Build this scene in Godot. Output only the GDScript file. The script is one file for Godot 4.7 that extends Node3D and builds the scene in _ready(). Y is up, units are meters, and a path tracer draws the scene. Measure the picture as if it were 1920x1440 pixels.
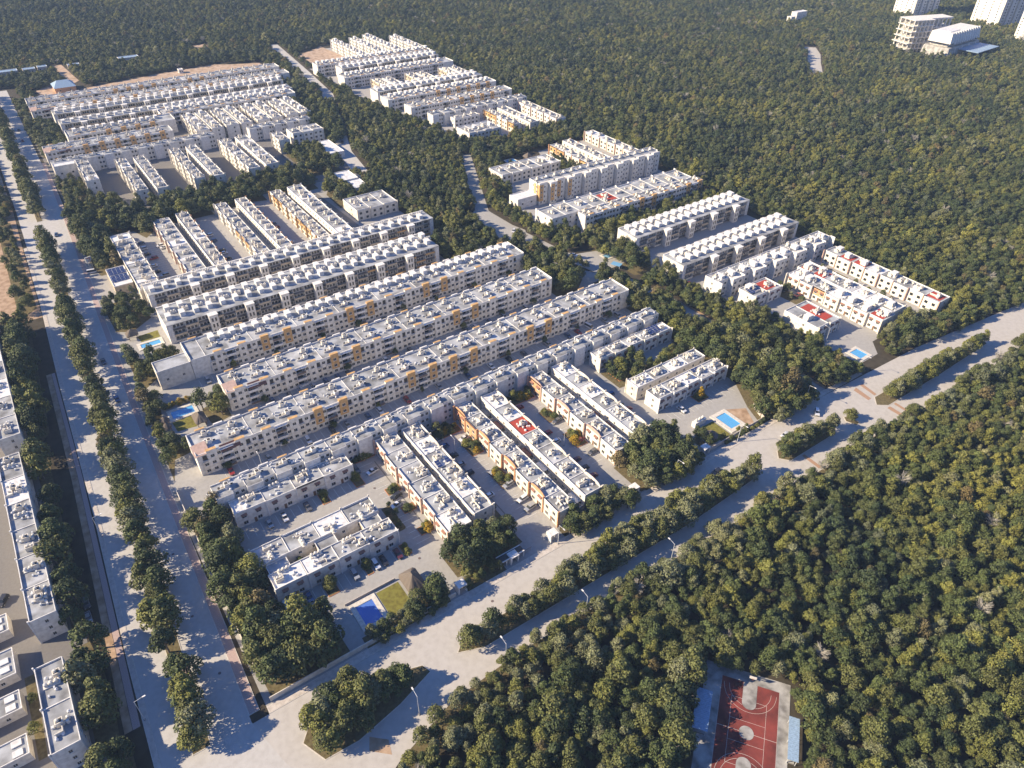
extends Node3D
# A housing estate beside a forest, seen from the air. x runs along the long rows, -z away from the boulevard, metres.

class Surf:
	var v := PackedVector3Array()
	var n := PackedVector3Array()
	var c := PackedColorArray()
	var i := PackedInt32Array()
	func quad(a: Vector3, b: Vector3, d: Vector3, e: Vector3, col: Color = Color.WHITE) -> void:
		var k := v.size()
		var nn := (b - a).cross(d - a).normalized()
		for p in [a, b, d, e]:
			v.append(p)
			n.append(nn)
			c.append(col)
		i.append_array(PackedInt32Array([k, k + 2, k + 1, k, k + 3, k + 2]))
	func tri(a: Vector3, b: Vector3, d: Vector3, col: Color = Color.WHITE) -> void:
		var k := v.size()
		var nn := (b - a).cross(d - a).normalized()
		for p in [a, b, d]:
			v.append(p)
			n.append(nn)
			c.append(col)
		i.append_array(PackedInt32Array([k, k + 2, k + 1]))

class MB:
	var s := {}
	var colored := false
	func g(m: Material) -> Surf:
		if not s.has(m):
			s[m] = Surf.new()
		return s[m]
	func box(m: Material, x0: float, y0: float, z0: float, x1: float, y1: float, z1: float, bottom := false, top := true) -> MB:
		var f := g(m)
		var a := Vector3(x0, y0, z1)
		var b := Vector3(x1, y0, z1)
		var c2 := Vector3(x1, y0, z0)
		var d := Vector3(x0, y0, z0)
		var h := Vector3(0, y1 - y0, 0)
		f.quad(a, b, b + h, a + h)
		f.quad(b, c2, c2 + h, b + h)
		f.quad(c2, d, d + h, c2 + h)
		f.quad(d, a, a + h, d + h)
		if top:
			f.quad(a + h, b + h, c2 + h, d + h)
		if bottom:
			f.quad(d, c2, b, a)
		return self
	func cyl(m: Material, x: float, y: float, z: float, r: float, h: float, seg := 10, r2 := -1.0, dome := 0.0) -> MB:
		var f := g(m)
		if r2 < 0.0:
			r2 = r
		for k in seg:
			var a0 := TAU * k / seg
			var a1 := TAU * (k + 1) / seg
			var p := Vector3(cos(a0), 0, -sin(a0))
			var q := Vector3(cos(a1), 0, -sin(a1))
			var o := Vector3(x, y, z)
			var t := Vector3(x, y + h, z)
			f.quad(o + p * r, o + q * r, t + q * r2, t + p * r2)
			f.tri(t + p * r2, t + q * r2, t + Vector3(0, dome, 0))
		return self
	func tube(m: Material, a: Vector3, b: Vector3, ra: float, rb: float, seg := 6) -> MB:
		var f := g(m)
		var d := (b - a).normalized()
		var u := d.cross(Vector3.RIGHT if absf(d.x) < 0.8 else Vector3.UP).normalized()
		var w := d.cross(u)
		for k in seg:
			var p := u * cos(TAU * k / seg) + w * sin(TAU * k / seg)
			var q := u * cos(TAU * (k + 1) / seg) + w * sin(TAU * (k + 1) / seg)
			f.quad(a + p * ra, a + q * ra, b + q * rb, b + p * rb)
			f.tri(b + p * rb, b + q * rb, b)
		return self
	func flat(m: Material, pts: PackedVector2Array, y: float) -> MB:   # a sheet, points are (x, z)
		var f := g(m)
		var t := Geometry2D.triangulate_polygon(pts)
		for k in range(0, t.size(), 3):
			var p := [pts[t[k]], pts[t[k + 1]], pts[t[k + 2]]]
			var a := Vector3(p[0].x, y, p[0].y)
			var b := Vector3(p[1].x, y, p[1].y)
			var d := Vector3(p[2].x, y, p[2].y)
			if (b - a).cross(d - a).y < 0:
				f.tri(a, d, b)
			else:
				f.tri(a, b, d)
		return self
	func slab(m: Material, pts: PackedVector2Array, y0: float, y1: float) -> MB:   # a sheet with a kerb height
		flat(m, pts, y1)
		var f := g(m)
		var sg := 1.0 if Geometry2D.is_polygon_clockwise(pts) else -1.0
		for k in pts.size():
			var p := pts[k]
			var q := pts[(k + 1) % pts.size()]
			var a := Vector3(p.x, y0, p.y)
			var b := Vector3(q.x, y0, q.y)
			var h := Vector3(0, y1 - y0, 0)
			if sg > 0:
				f.quad(a, b, b + h, a + h)
			else:
				f.quad(b, a, a + h, b + h)
		return self
	func mesh() -> ArrayMesh:
		var out := ArrayMesh.new()
		for m in s:
			var f: Surf = s[m]
			if f.v.is_empty():
				continue
			var arr := []
			arr.resize(Mesh.ARRAY_MAX)
			arr[Mesh.ARRAY_VERTEX] = f.v
			arr[Mesh.ARRAY_NORMAL] = f.n
			if colored:
				arr[Mesh.ARRAY_COLOR] = f.c
			arr[Mesh.ARRAY_INDEX] = f.i
			out.add_surface_from_arrays(Mesh.PRIMITIVE_TRIANGLES, arr)
			out.surface_set_material(out.get_surface_count() - 1, m)
		return out

var M := {}
var rng := RandomNumberGenerator.new()
var eye := Vector3(0, 180, 0)
var used := {}
var cache := {}

func rnd(a: float, b: float) -> float:
	return rng.randf_range(a, b)

func numbered(called: String) -> String:
	var k: int = used.get(called, -1) + 1
	used[called] = k
	return called if k == 0 else "%s_%03d" % [called, k]

func tag(o: Node3D, label: String, category := "", group := "", kind := "") -> Node3D:
	if label: o.set_meta("label", label)
	if category: o.set_meta("category", category)
	if group: o.set_meta("group", group)
	if kind: o.set_meta("kind", kind)
	return o

func thing(called: String, label: String, category: String, at: Vector3, turn := 0.0, group := "") -> Node3D:
	var o := Node3D.new()
	o.name = numbered(called)
	add_child(o)
	o.position = at
	o.rotation.y = turn
	tag(o, label, category, group)
	return o

func part(parent: Node3D, called: String, mesh: Mesh, at := Vector3.ZERO, turn := 0.0) -> MeshInstance3D:
	var o := MeshInstance3D.new()
	o.name = called
	o.mesh = mesh
	o.position = at
	o.rotation.y = turn
	parent.add_child(o, true)
	return o

func one(called: String, b: MB, label: String, category: String, group := "", kind := "") -> MeshInstance3D:
	var o := MeshInstance3D.new()
	o.name = numbered(called)
	o.mesh = b.mesh()
	add_child(o)
	tag(o, label, category, group, kind)
	return o

func lay(called: String, m: Material, pts: Array, y: float, label := "") -> MeshInstance3D:
	var b := MB.new()
	b.flat(m, poly(pts), y)
	return one(called, b, label, "", "", "structure")

func poly(pts: Array) -> PackedVector2Array:
	var p := PackedVector2Array()
	for k in range(0, pts.size(), 2):
		p.append(Vector2(pts[k], pts[k + 1]))
	return p

func rect(x0: float, z0: float, x1: float, z1: float) -> Array:
	return [x0, z0, x1, z0, x1, z1, x0, z1]

# ---------------------------------------------------------------- materials
func noise_tex(freq: float, lo: Color, hi: Color, sd: int, oct := 4, kind := FastNoiseLite.TYPE_SIMPLEX_SMOOTH, mid := 0.5) -> NoiseTexture2D:
	var n := FastNoiseLite.new()
	n.noise_type = kind
	n.frequency = freq
	n.fractal_octaves = oct
	n.seed = sd
	var t := NoiseTexture2D.new()
	t.width = 512
	t.height = 512
	t.seamless = true
	t.noise = n
	var gr := Gradient.new()
	gr.set_color(0, lo)
	gr.set_color(1, hi)
	gr.add_point(mid, lo.lerp(hi, 0.6))
	t.color_ramp = gr
	return t

func lin(r: float, g: float, b: float) -> Color:
	return Color(r, g, b).linear_to_srgb()

func mat(called: String, c: Color, rough := 0.9, tex: Texture2D = null, metres := 20.0) -> StandardMaterial3D:
	var m := StandardMaterial3D.new()
	m.resource_name = called
	m.albedo_color = c
	m.roughness = rough
	if tex:
		m.albedo_texture = tex
		m.uv1_triplanar = true
		m.uv1_world_triplanar = true
		m.uv1_scale = Vector3.ONE / metres
	M[called] = m
	return m

func make_materials() -> void:
	var stain := noise_tex(0.012, Color(0.82, 0.81, 0.8), Color(1, 1, 1), 3, 5)
	var fine := noise_tex(0.05, Color(0.72, 0.71, 0.7), Color(1, 1, 1), 5, 5)
	var blotch := noise_tex(0.006, Color(0.58, 0.57, 0.56), Color(1, 1, 1), 9, 6)
	var soil := noise_tex(0.013, Color(0.72, 0.68, 0.62), Color(1, 1, 1), 11, 6)
	var road := noise_tex(0.02, Color(0.92, 0.915, 0.91), Color(1, 1, 1), 21, 7)
	road.width = 1024
	road.height = 1024
	mat("white", lin(0.8, 0.77, 0.71), 0.85, stain, 14)
	mat("cream", lin(0.75, 0.7, 0.61), 0.85, stain, 14)
	mat("sand", lin(0.6, 0.5, 0.36), 0.85, stain, 14)
	mat("orange", lin(0.62, 0.385, 0.165), 0.85, stain, 10)
	mat("apricot", lin(0.66, 0.37, 0.2), 0.85, stain, 10)
	mat("pinkwall", lin(0.6, 0.42, 0.34), 0.85, stain, 10)
	mat("trim", lin(0.8, 0.785, 0.76), 0.8, stain, 9)
	mat("roof", lin(0.43, 0.45, 0.48), 0.9, blotch, 26)
	mat("roofgrey", lin(0.36, 0.375, 0.395), 0.9, blotch, 21)
	mat("rooflight", lin(0.49, 0.505, 0.53), 0.9, blotch, 24)
	mat("roofwhite", lin(0.72, 0.725, 0.735), 0.85, stain, 17)
	mat("roofred", lin(0.46, 0.06, 0.035), 0.85, fine, 13)
	mat("tank", lin(0.55, 0.53, 0.49), 0.7)
	mat("dark", lin(0.06, 0.055, 0.05), 0.6)
	mat("brown", lin(0.16, 0.085, 0.05), 0.7)
	mat("terracotta", lin(0.3, 0.15, 0.11), 0.85, fine, 3)
	mat("glass", lin(0.025, 0.03, 0.036), 0.15)
	mat("frame", lin(0.5, 0.48, 0.44), 0.6)
	mat("rail", lin(0.14, 0.105, 0.09), 0.5)
	mat("paver", lin(0.455, 0.44, 0.42), 0.95, road, 47)
	mat("boul", lin(0.445, 0.42, 0.39), 0.95, road, 53)
	mat("court", lin(0.34, 0.33, 0.315), 0.95, road, 37)
	mat("asphalt", lin(0.17, 0.16, 0.15), 0.95, road, 23)
	mat("kerb", lin(0.6, 0.56, 0.5), 0.9, stain, 7)
	mat("kerborange", lin(0.5, 0.2, 0.08), 0.9)
	mat("ramp", lin(0.46, 0.29, 0.19), 0.9, fine, 5)
	mat("walk", lin(0.55, 0.5, 0.45), 0.9, stain, 11)
	mat("walkpink", lin(0.5, 0.38, 0.35), 0.9, fine, 6)
	mat("dirt", lin(0.52, 0.39, 0.29), 1.0, soil, 40)
	mat("sandpath", lin(0.46, 0.33, 0.23), 1.0, soil, 25)
	mat("ground", lin(0.055, 0.045, 0.028), 1.0, soil, 30)
	mat("garden", lin(0.15, 0.125, 0.06), 1.0, soil, 9)
	mat("lawn", lin(0.2, 0.19, 0.035), 1.0, soil, 12)
	mat("paint", lin(0.62, 0.62, 0.6), 0.8)
	mat("deck", lin(0.66, 0.62, 0.55), 0.85, stain, 8)
	mat("pooltile", lin(0.05, 0.32, 0.62), 0.5)
	mat("pooltiledark", lin(0.015, 0.075, 0.45), 0.5)
	mat("thatch", lin(0.18, 0.15, 0.125), 1.0, fine, 1.6)
	mat("wood", lin(0.2, 0.12, 0.07), 0.8)
	mat("redcourt", lin(0.24, 0.045, 0.034), 0.9, blotch, 27)
	mat("metalblue", lin(0.3, 0.42, 0.56), 0.5, stain, 5)
	mat("bluewall", lin(0.14, 0.32, 0.5), 0.7)
	mat("courtline", lin(0.5, 0.43, 0.38), 0.8)
	mat("steel", lin(0.55, 0.56, 0.57), 0.45)
	mat("solar", lin(0.02, 0.035, 0.12), 0.15)
	mat("concrete", lin(0.42, 0.41, 0.39), 0.95, blotch, 15)
	mat("palecrete", lin(0.56, 0.54, 0.5), 0.95, blotch, 15)
	mat("trunk", lin(0.16, 0.135, 0.11), 0.95)
	mat("barewood", lin(0.3, 0.28, 0.24), 0.9)
	mat("tyre", lin(0.02, 0.02, 0.02), 0.8)
	var w := StandardMaterial3D.new()
	w.resource_name = "water"
	w.albedo_color = Color(0.75, 0.93, 1.0, 0.12)
	w.transparency = BaseMaterial3D.TRANSPARENCY_ALPHA
	w.roughness = 0.03
	M["water"] = w
	var nn := FastNoiseLite.new()
	nn.frequency = 0.02
	var nt := NoiseTexture2D.new()
	nt.width = 256
	nt.height = 256
	nt.seamless = true
	nt.as_normal_map = true
	nt.bump_strength = 4.0
	nt.noise = nn
	w.normal_enabled = true
	w.normal_texture = nt
	w.normal_scale = 0.4
	w.uv1_triplanar = true
	w.uv1_world_triplanar = true
	w.uv1_scale = Vector3.ONE / 3.0
	for k in LEAF.size():
		var m := leaf_material("leaf%d" % k)
		m.albedo_color = lin(LEAF[k][0], LEAF[k][1], LEAF[k][2])
	leaf_material("leafmix")

func leaf_material(called: String) -> StandardMaterial3D:
	var m := StandardMaterial3D.new()
	m.resource_name = called
	m.roughness = 0.75
	m.vertex_color_use_as_albedo = true
	m.backlight_enabled = true
	m.backlight = Color(0.34, 0.36, 0.18)
	M[called] = m
	return m

# linear base colours of the tree kinds: deep green, olive, dark, yellow green, grey green, russet, bright yellow
const LEAF := [[0.077, 0.102, 0.028], [0.122, 0.133, 0.037], [0.056, 0.078, 0.025], [0.172, 0.178, 0.038], [0.178, 0.188, 0.095], [0.16, 0.128, 0.052], [0.4, 0.26, 0.012]]
const LEAFNAME := ["deep green", "olive green", "dark green", "yellow green", "pale grey green", "russet tinged", "bright yellow"]

# ---------------------------------------------------------------- trees
func leaf_clump(f: Surf, at: Vector3, out: Vector3, size: float, shade: float) -> void:
	var nrm := (out + Vector3(rnd(-0.75, 0.75), rnd(-0.45, 0.9), rnd(-0.75, 0.75))).normalized()
	var u := nrm.cross(Vector3(rnd(-1, 1), rnd(-1, 1), rnd(-1, 1))).normalized()
	var w := nrm.cross(u)
	var a := size * rnd(0.7, 1.25)
	var b := size * rnd(0.5, 0.95)
	var bend := nrm * size * rnd(-0.25, 0.35)
	var col := Color(1, rnd(0.92, 1.08), rnd(0.75, 1.15)) * (shade * rnd(0.6, 1.4))
	f.quad(at - u * a, at - w * b + bend, at + u * a * rnd(0.6, 1.0), at + w * b + bend, col)

func crown(sd: int, r: float, height: float, low: float, count: int, size: float, lobes: int) -> MB:
	# leaf clumps on the lobes of an uneven dome that reaches from y = low to y = height
	rng.seed = sd
	var b := MB.new()
	b.colored = true
	var f := b.g(M.leafmix)
	var spots := []
	for k in lobes:
		var a := TAU * (k + rnd(-0.3, 0.3)) / lobes * 2.4
		var t := sqrt((k + 0.4) / lobes) if k > 0 else 0.1
		var y := lerpf(height - r * 0.42, low + r * 0.28, pow(t, 1.7)) + rnd(-0.35, 0.35)
		spots.append([Vector3(cos(a) * t * r * 0.68, y, sin(a) * t * r * 0.68), r * rnd(0.26, 0.42), rnd(0.66, 1.34)])
	var total := 0.0
	for s in spots:
		total += s[1] * s[1]
	for s in spots:
		var n := int(count * s[1] * s[1] / total)
		for k in n:
			var d := Vector3(rnd(-1, 1), rnd(-0.75, 1), rnd(-1, 1)).normalized()
			var rr: float = s[1] * (0.62 + 0.46 * pow(rnd(0, 1), 0.6))
			leaf_clump(f, s[0] + Vector3(d.x, d.y * 0.85, d.z) * rr, d, size, s[2])
	return b

func branch_mesh(h: float, r: float, sd: int) -> Mesh:
	rng.seed = sd
	var b := MB.new()
	var top := Vector3(rnd(-0.3, 0.3), h * 0.62, rnd(-0.3, 0.3))
	b.tube(M.trunk, Vector3.ZERO, top, 0.2, 0.11, 6)
	for k in 4:
		var a := TAU * k / 4.0 + rnd(-0.4, 0.4)
		var from := Vector3.ZERO.lerp(top, rnd(0.55, 0.95))
		b.tube(M.trunk, from, from + Vector3(cos(a) * r * 0.6, h * rnd(0.16, 0.3), sin(a) * r * 0.6), 0.09, 0.03, 5)
	return b.mesh()

var crowns := []      # [mesh that takes its colour from the copy, the crown's height]
var stems := []
var tinted := {}

func make_crowns() -> void:
	for k in 9:
		if k == 8:
			crowns.append(bare_crown())
		else: crowns.append(crown(100 + k, 2.6 + 0.35 * (k % 3), 6.8 + 0.7 * (k % 4), 1.8, [1700, 1250, 1900][k % 3], 0.24, 12 + 4 * (k % 4)).mesh())
		stems.append(branch_mesh(7.4, 2.9, 200 + k))

func bare_crown() -> Mesh:   # a leafless grey tree
	rng.seed = 71
	var b := MB.new()
	for k in 46:
		var a := rnd(0, TAU)
		var from := Vector3(rnd(-0.3, 0.3), rnd(2.5, 5.0), rnd(-0.3, 0.3))
		var mid := from + Vector3(cos(a) * rnd(0.6, 1.5), rnd(0.6, 1.6), sin(a) * rnd(0.6, 1.5))
		b.tube(M.barewood, from, mid, 0.08, 0.05, 4)
		for q in 3:
			var c := a + rnd(-0.8, 0.8)
			b.tube(M.barewood, mid, mid + Vector3(cos(c) * rnd(0.5, 1.3), rnd(0.2, 1.1), sin(c) * rnd(0.5, 1.3)), 0.05, 0.02, 4)
	return b.mesh()

func crown_in(k: int, tint: int) -> Mesh:
	var key := k * 10 + tint
	if not tinted.has(key):
		var m: ArrayMesh = crowns[k].duplicate()
		m.surface_set_material(0, M["leaf%d" % tint])
		tinted[key] = m
	return tinted[key]

func tree(called: String, label: String, category: String, group: String, x: float, z: float, scale: float, tint: int, y := 0.0) -> Node3D:
	var o := thing(called, label, category, Vector3(x, y, z), rnd(0, TAU), group)
	var k := rng.randi() % 8
	o.scale = Vector3(scale * rnd(0.9, 1.12), scale * rnd(0.85, 1.1), scale * rnd(0.9, 1.12))
	part(o, "trunk", stems[k])
	part(o, "crown", crown_in(k, tint))
	return o

func pick_tint(dry: float) -> int:
	var r := rng.randf()
	if dry > 0.69: return 4 if r < 0.42 else 1 if r < 0.72 else 3 if r < 0.88 else 0
	if r < 0.3: return 0
	if r < 0.56: return 1
	if r < 0.74 - dry * 0.12: return 2
	if r < 0.86: return 3
	if r < 0.95: return 4
	return 5 if rng.randf() < 0.5 else 1

# ---------------------------------------------------------------- buildings
func window_mesh(w: float, h: float, sill := true) -> Mesh:
	var key := "win%.1f_%.1f_%s" % [w, h, sill]
	if cache.has(key): return cache[key]
	var b := MB.new()
	var x := w / 2
	var y := h / 2
	b.box(M.frame, -x, -y, -0.05, -x + 0.08, y, 0.05)
	b.box(M.frame, x - 0.08, -y, -0.05, x, y, 0.05)
	b.box(M.frame, -x + 0.08, y - 0.08, -0.05, x - 0.08, y, 0.05, true)
	b.box(M.frame, -0.04, -y + 0.08, -0.05, 0.04, y - 0.08, 0.045)
	b.g(M.glass).quad(Vector3(-x + 0.08, -y, 0.02), Vector3(x - 0.08, -y, 0.02), Vector3(x - 0.08, y - 0.08, 0.02), Vector3(-x + 0.08, y - 0.08, 0.02))
	if sill: b.box(M.trim, -x - 0.12, -y - 0.12, -0.05, x + 0.12, -y, 0.16, true)
	cache[key] = b.mesh()
	return cache[key]

func door_mesh() -> Mesh:
	if not cache.has("door"):
		var b := MB.new()
		b.box(M.frame, -0.5, 0, -0.05, 0.5, 2.15, 0.05)
		b.box(M.brown, -0.42, 0, 0.051, 0.42, 2.07, 0.08)
		cache["door"] = b.mesh()
	return cache["door"]

func juliet_mesh() -> Mesh:
	if not cache.has("juliet"):
		var b := MB.new()
		b.box(M.glass, -0.7, 0, -0.05, 0.7, 2.1, 0.04)
		b.box(M.trim, -0.95, -0.14, -0.05, 0.95, 0, 0.55, true)
		b.box(M.rail, -0.93, 0.85, 0.48, 0.93, 0.92, 0.53, true)
		for k in 9:
			b.box(M.rail, -0.93 + k * 0.2275, 0, 0.49, -0.9 + k * 0.2275, 0.85, 0.52)
		cache["juliet"] = b.mesh()
	return cache["juliet"]

func awning_mesh() -> Mesh:
	if not cache.has("awning"):
		var b := MB.new()
		var f := b.g(M.terracotta)
		f.quad(Vector3(-0.95, -0.35, 0.75), Vector3(0.95, -0.35, 0.75), Vector3(0.95, 0.12, 0.0), Vector3(-0.95, 0.12, 0.0))
		f.tri(Vector3(-0.95, -0.35, 0.75), Vector3(-0.95, 0.12, 0), Vector3(-0.95, -0.35, 0))
		f.tri(Vector3(0.95, -0.35, 0.75), Vector3(0.95, -0.35, 0), Vector3(0.95, 0.12, 0))
		f.quad(Vector3(-0.95, -0.45, 0.75), Vector3(0.95, -0.45, 0.75), Vector3(0.95, -0.35, 0.75), Vector3(-0.95, -0.35, 0.75))
		cache["awning"] = b.mesh()
	return cache["awning"]

func tank_mesh(v: int) -> Mesh:
	var key := "tank%d" % v
	if not cache.has(key):
		var b := MB.new()
		b.cyl(M.tank if v != 2 else M.dark, 0, 0, 0, 0.5, 0.95, 10, 0.47, 0.0)
		b.cyl(M.tank if v != 2 else M.dark, 0, 0.95, 0, 0.47, 0.2, 10, 0.2, 0.03)
		cache[key] = b.mesh()
	return cache[key]

func bulkhead_mesh(v: int) -> Mesh:   # stair heads, tank boxes and machine clusters
	var key := "bulk%d" % v
	if cache.has(key): return cache[key]
	var b := MB.new()
	if v == 0:      # a closed white stair head with a thin overhanging lid
		b.box(M.roofwhite, -1.0, 0, -1.7, 1.2, 2.0, 1.7)
		b.box(M.trim, -1.1, 2.0, -1.8, 1.3, 2.12, 1.8, true)
		b.box(M.dark, 1.2, 0.1, -0.5, 1.24, 1.9, 0.4)
	elif v == 1:    # open box with tanks and gas bottles standing in it
		b.box(M.cream, -1.2, 0, 0.75, 1.2, 1.5, 0.95)
		b.box(M.cream, -1.2, 0, -0.95, -1.0, 1.5, 0.75)
		b.box(M.cream, 1.0, 0, -0.95, 1.2, 1.5, 0.75)
		b.box(M.cream, -1.0, 0, -0.95, 1.0, 0.5, 0.75)
		b.cyl(M.tank, -0.5, 0.5, -0.05, 0.42, 1.2, 9, 0.4, 0.12)
		b.cyl(M.tank, 0.5, 0.5, 0.1, 0.4, 1.15, 9, 0.38, 0.12)
	elif v == 2:    # a tall tank housing beside a low machine wall
		b.box(M.white, -0.4, 0, -0.9, 1.0, 1.8, 0.7)
		b.box(M.cream, -3.2, 0, 0.5, -0.4, 0.85, 0.7)
		b.cyl(M.tank, -1.1, 0, -0.5, 0.4, 0.95, 9, 0.38, 0.12)
		b.cyl(M.dark, -2.2, 0, -0.3, 0.38, 0.95, 9, 0.36, 0.12)
		b.box(M.dark, -0.2, 1.8, -0.7, 0.8, 1.83, 0.5)
		b.box(M.steel, 1.6, 0.1, -0.8, 2.4, 0.9, -0.4, true)
		b.box(M.dark, 1.65, 0.2, -0.4, 2.35, 0.8, -0.385)
	elif v == 3:    # machines and tanks only
		b.box(M.cream, -0.9, 0, -0.8, 0.7, 1.7, 0.6)
		b.box(M.cream, -1.0, 1.7, -0.9, 0.8, 1.8, 0.7, true)
		b.box(M.dark, -0.75, 1.8, -0.65, 0.55, 1.83, 0.45)
		b.cyl(M.tank, -0.3, 1.8, -0.1, 0.4, 0.7, 9, 0.36, 0.1)
		b.cyl(M.tank, 1.5, 0, 0.4, 0.45, 1.1, 9, 0.4, 0.14)
		b.cyl(M.tank, 1.7, 0, -0.7, 0.4, 1.0, 9, 0.38, 0.14)
		b.box(M.steel, -2.0, 0.1, -0.3, -1.4, 0.8, 0.4, true)
	else:           # row of three tanks on a plinth
		b.box(M.white, -1.9, 0, -0.7, 1.9, 0.35, 0.7)
		for k in 3:
			b.cyl(M.tank, -1.2 + k * 1.2, 0.35, 0, 0.5, 1.0, 9, 0.46, 0.2)
	cache[key] = b.mesh()
	return cache[key]

func vents_mesh(v: int) -> Mesh:
	var key := "vents%d" % v
	if not cache.has(key):
		rng.seed = 40 + v
		var b := MB.new()
		for k in 8:
			var x := rnd(-3.4, 3.4)
			var z := rnd(-2.2, 2.2)
			if k % 2 == 0: b.cyl(M.roofwhite, x, 0, z, 0.42, 0.5, 8, 0.38, 0.22)
			else: b.box(M.steel, x - 0.35, 0.05, z - 0.2, x + 0.35, 0.65, z + 0.2, true)
		cache[key] = b.mesh()
	return cache[key]

func place_on(x0: float, x1: float, z0: float, z1: float, face: String) -> Array:
	match face:
		"+z": return [Vector3((x0 + x1) / 2, 0, z1), 0.0, x1 - x0, z1 - z0]
		"-z": return [Vector3((x0 + x1) / 2, 0, z0), PI, x1 - x0, z1 - z0]
		"-x": return [Vector3(x0, 0, (z0 + z1) / 2), -PI / 2, z1 - z0, x1 - x0]
	return [Vector3(x1, 0, (z0 + z1) / 2), PI / 2, z1 - z0, x1 - x0]

func put_windows(o: Node3D, spots: Array, w: float, h: float, near: bool) -> void:
	# spots are [x, y of the middle, z, turn]; near ones are parts of their own, far ones one joined part
	if near:
		for s in spots:
			part(o, "window", window_mesh(w, h), Vector3(s[0], s[1], s[2]), s[3])
		return
	var b := MB.new()
	for s in spots:
		var t := Basis(Vector3.UP, s[3])
		var c := Vector3(s[0], s[1], s[2]) + t.z * 0.03
		for q in [[M.frame, w / 2 + 0.08, h / 2 + 0.08, 0.0], [M.glass, w / 2, h / 2, 0.03]]:
			var ux: Vector3 = t.x * q[1]
			var uy: Vector3 = Vector3.UP * q[2]
			var cc: Vector3 = c + t.z * q[3]
			b.g(q[0]).quad(cc - ux - uy, cc + ux - uy, cc + ux + uy, cc - ux + uy)
	if spots.size():
		part(o, "windows", b.mesh()).set_meta("kind", "stuff")

func parapet_ring(b: MB, m: Material, x0: float, z0: float, x1: float, z1: float, y: float, hf: float, hb: float, hs: float) -> void:
	b.box(m, x0, y, z1 - 0.2, x1, y + hf, z1)
	b.box(m, x0, y, z0, x1, y + hb, z0 + 0.2)
	b.box(m, x0, y, z0 + 0.2, x0 + 0.2, y + hs, z1 - 0.2)
	b.box(m, x1 - 0.2, y, z0 + 0.2, x1, y + hs, z1 - 0.2)

func roof_sheet(o: Node3D, m: Material, x0: float, z0: float, x1: float, z1: float, y: float, called := "roof") -> MeshInstance3D:
	var b := MB.new()
	b.box(m, x0, y, z0, x1, y + 0.04, z1)
	return part(o, called, b.mesh())

func is_near(at: Vector3) -> bool:
	return at.distance_to(eye) < 400.0

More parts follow.
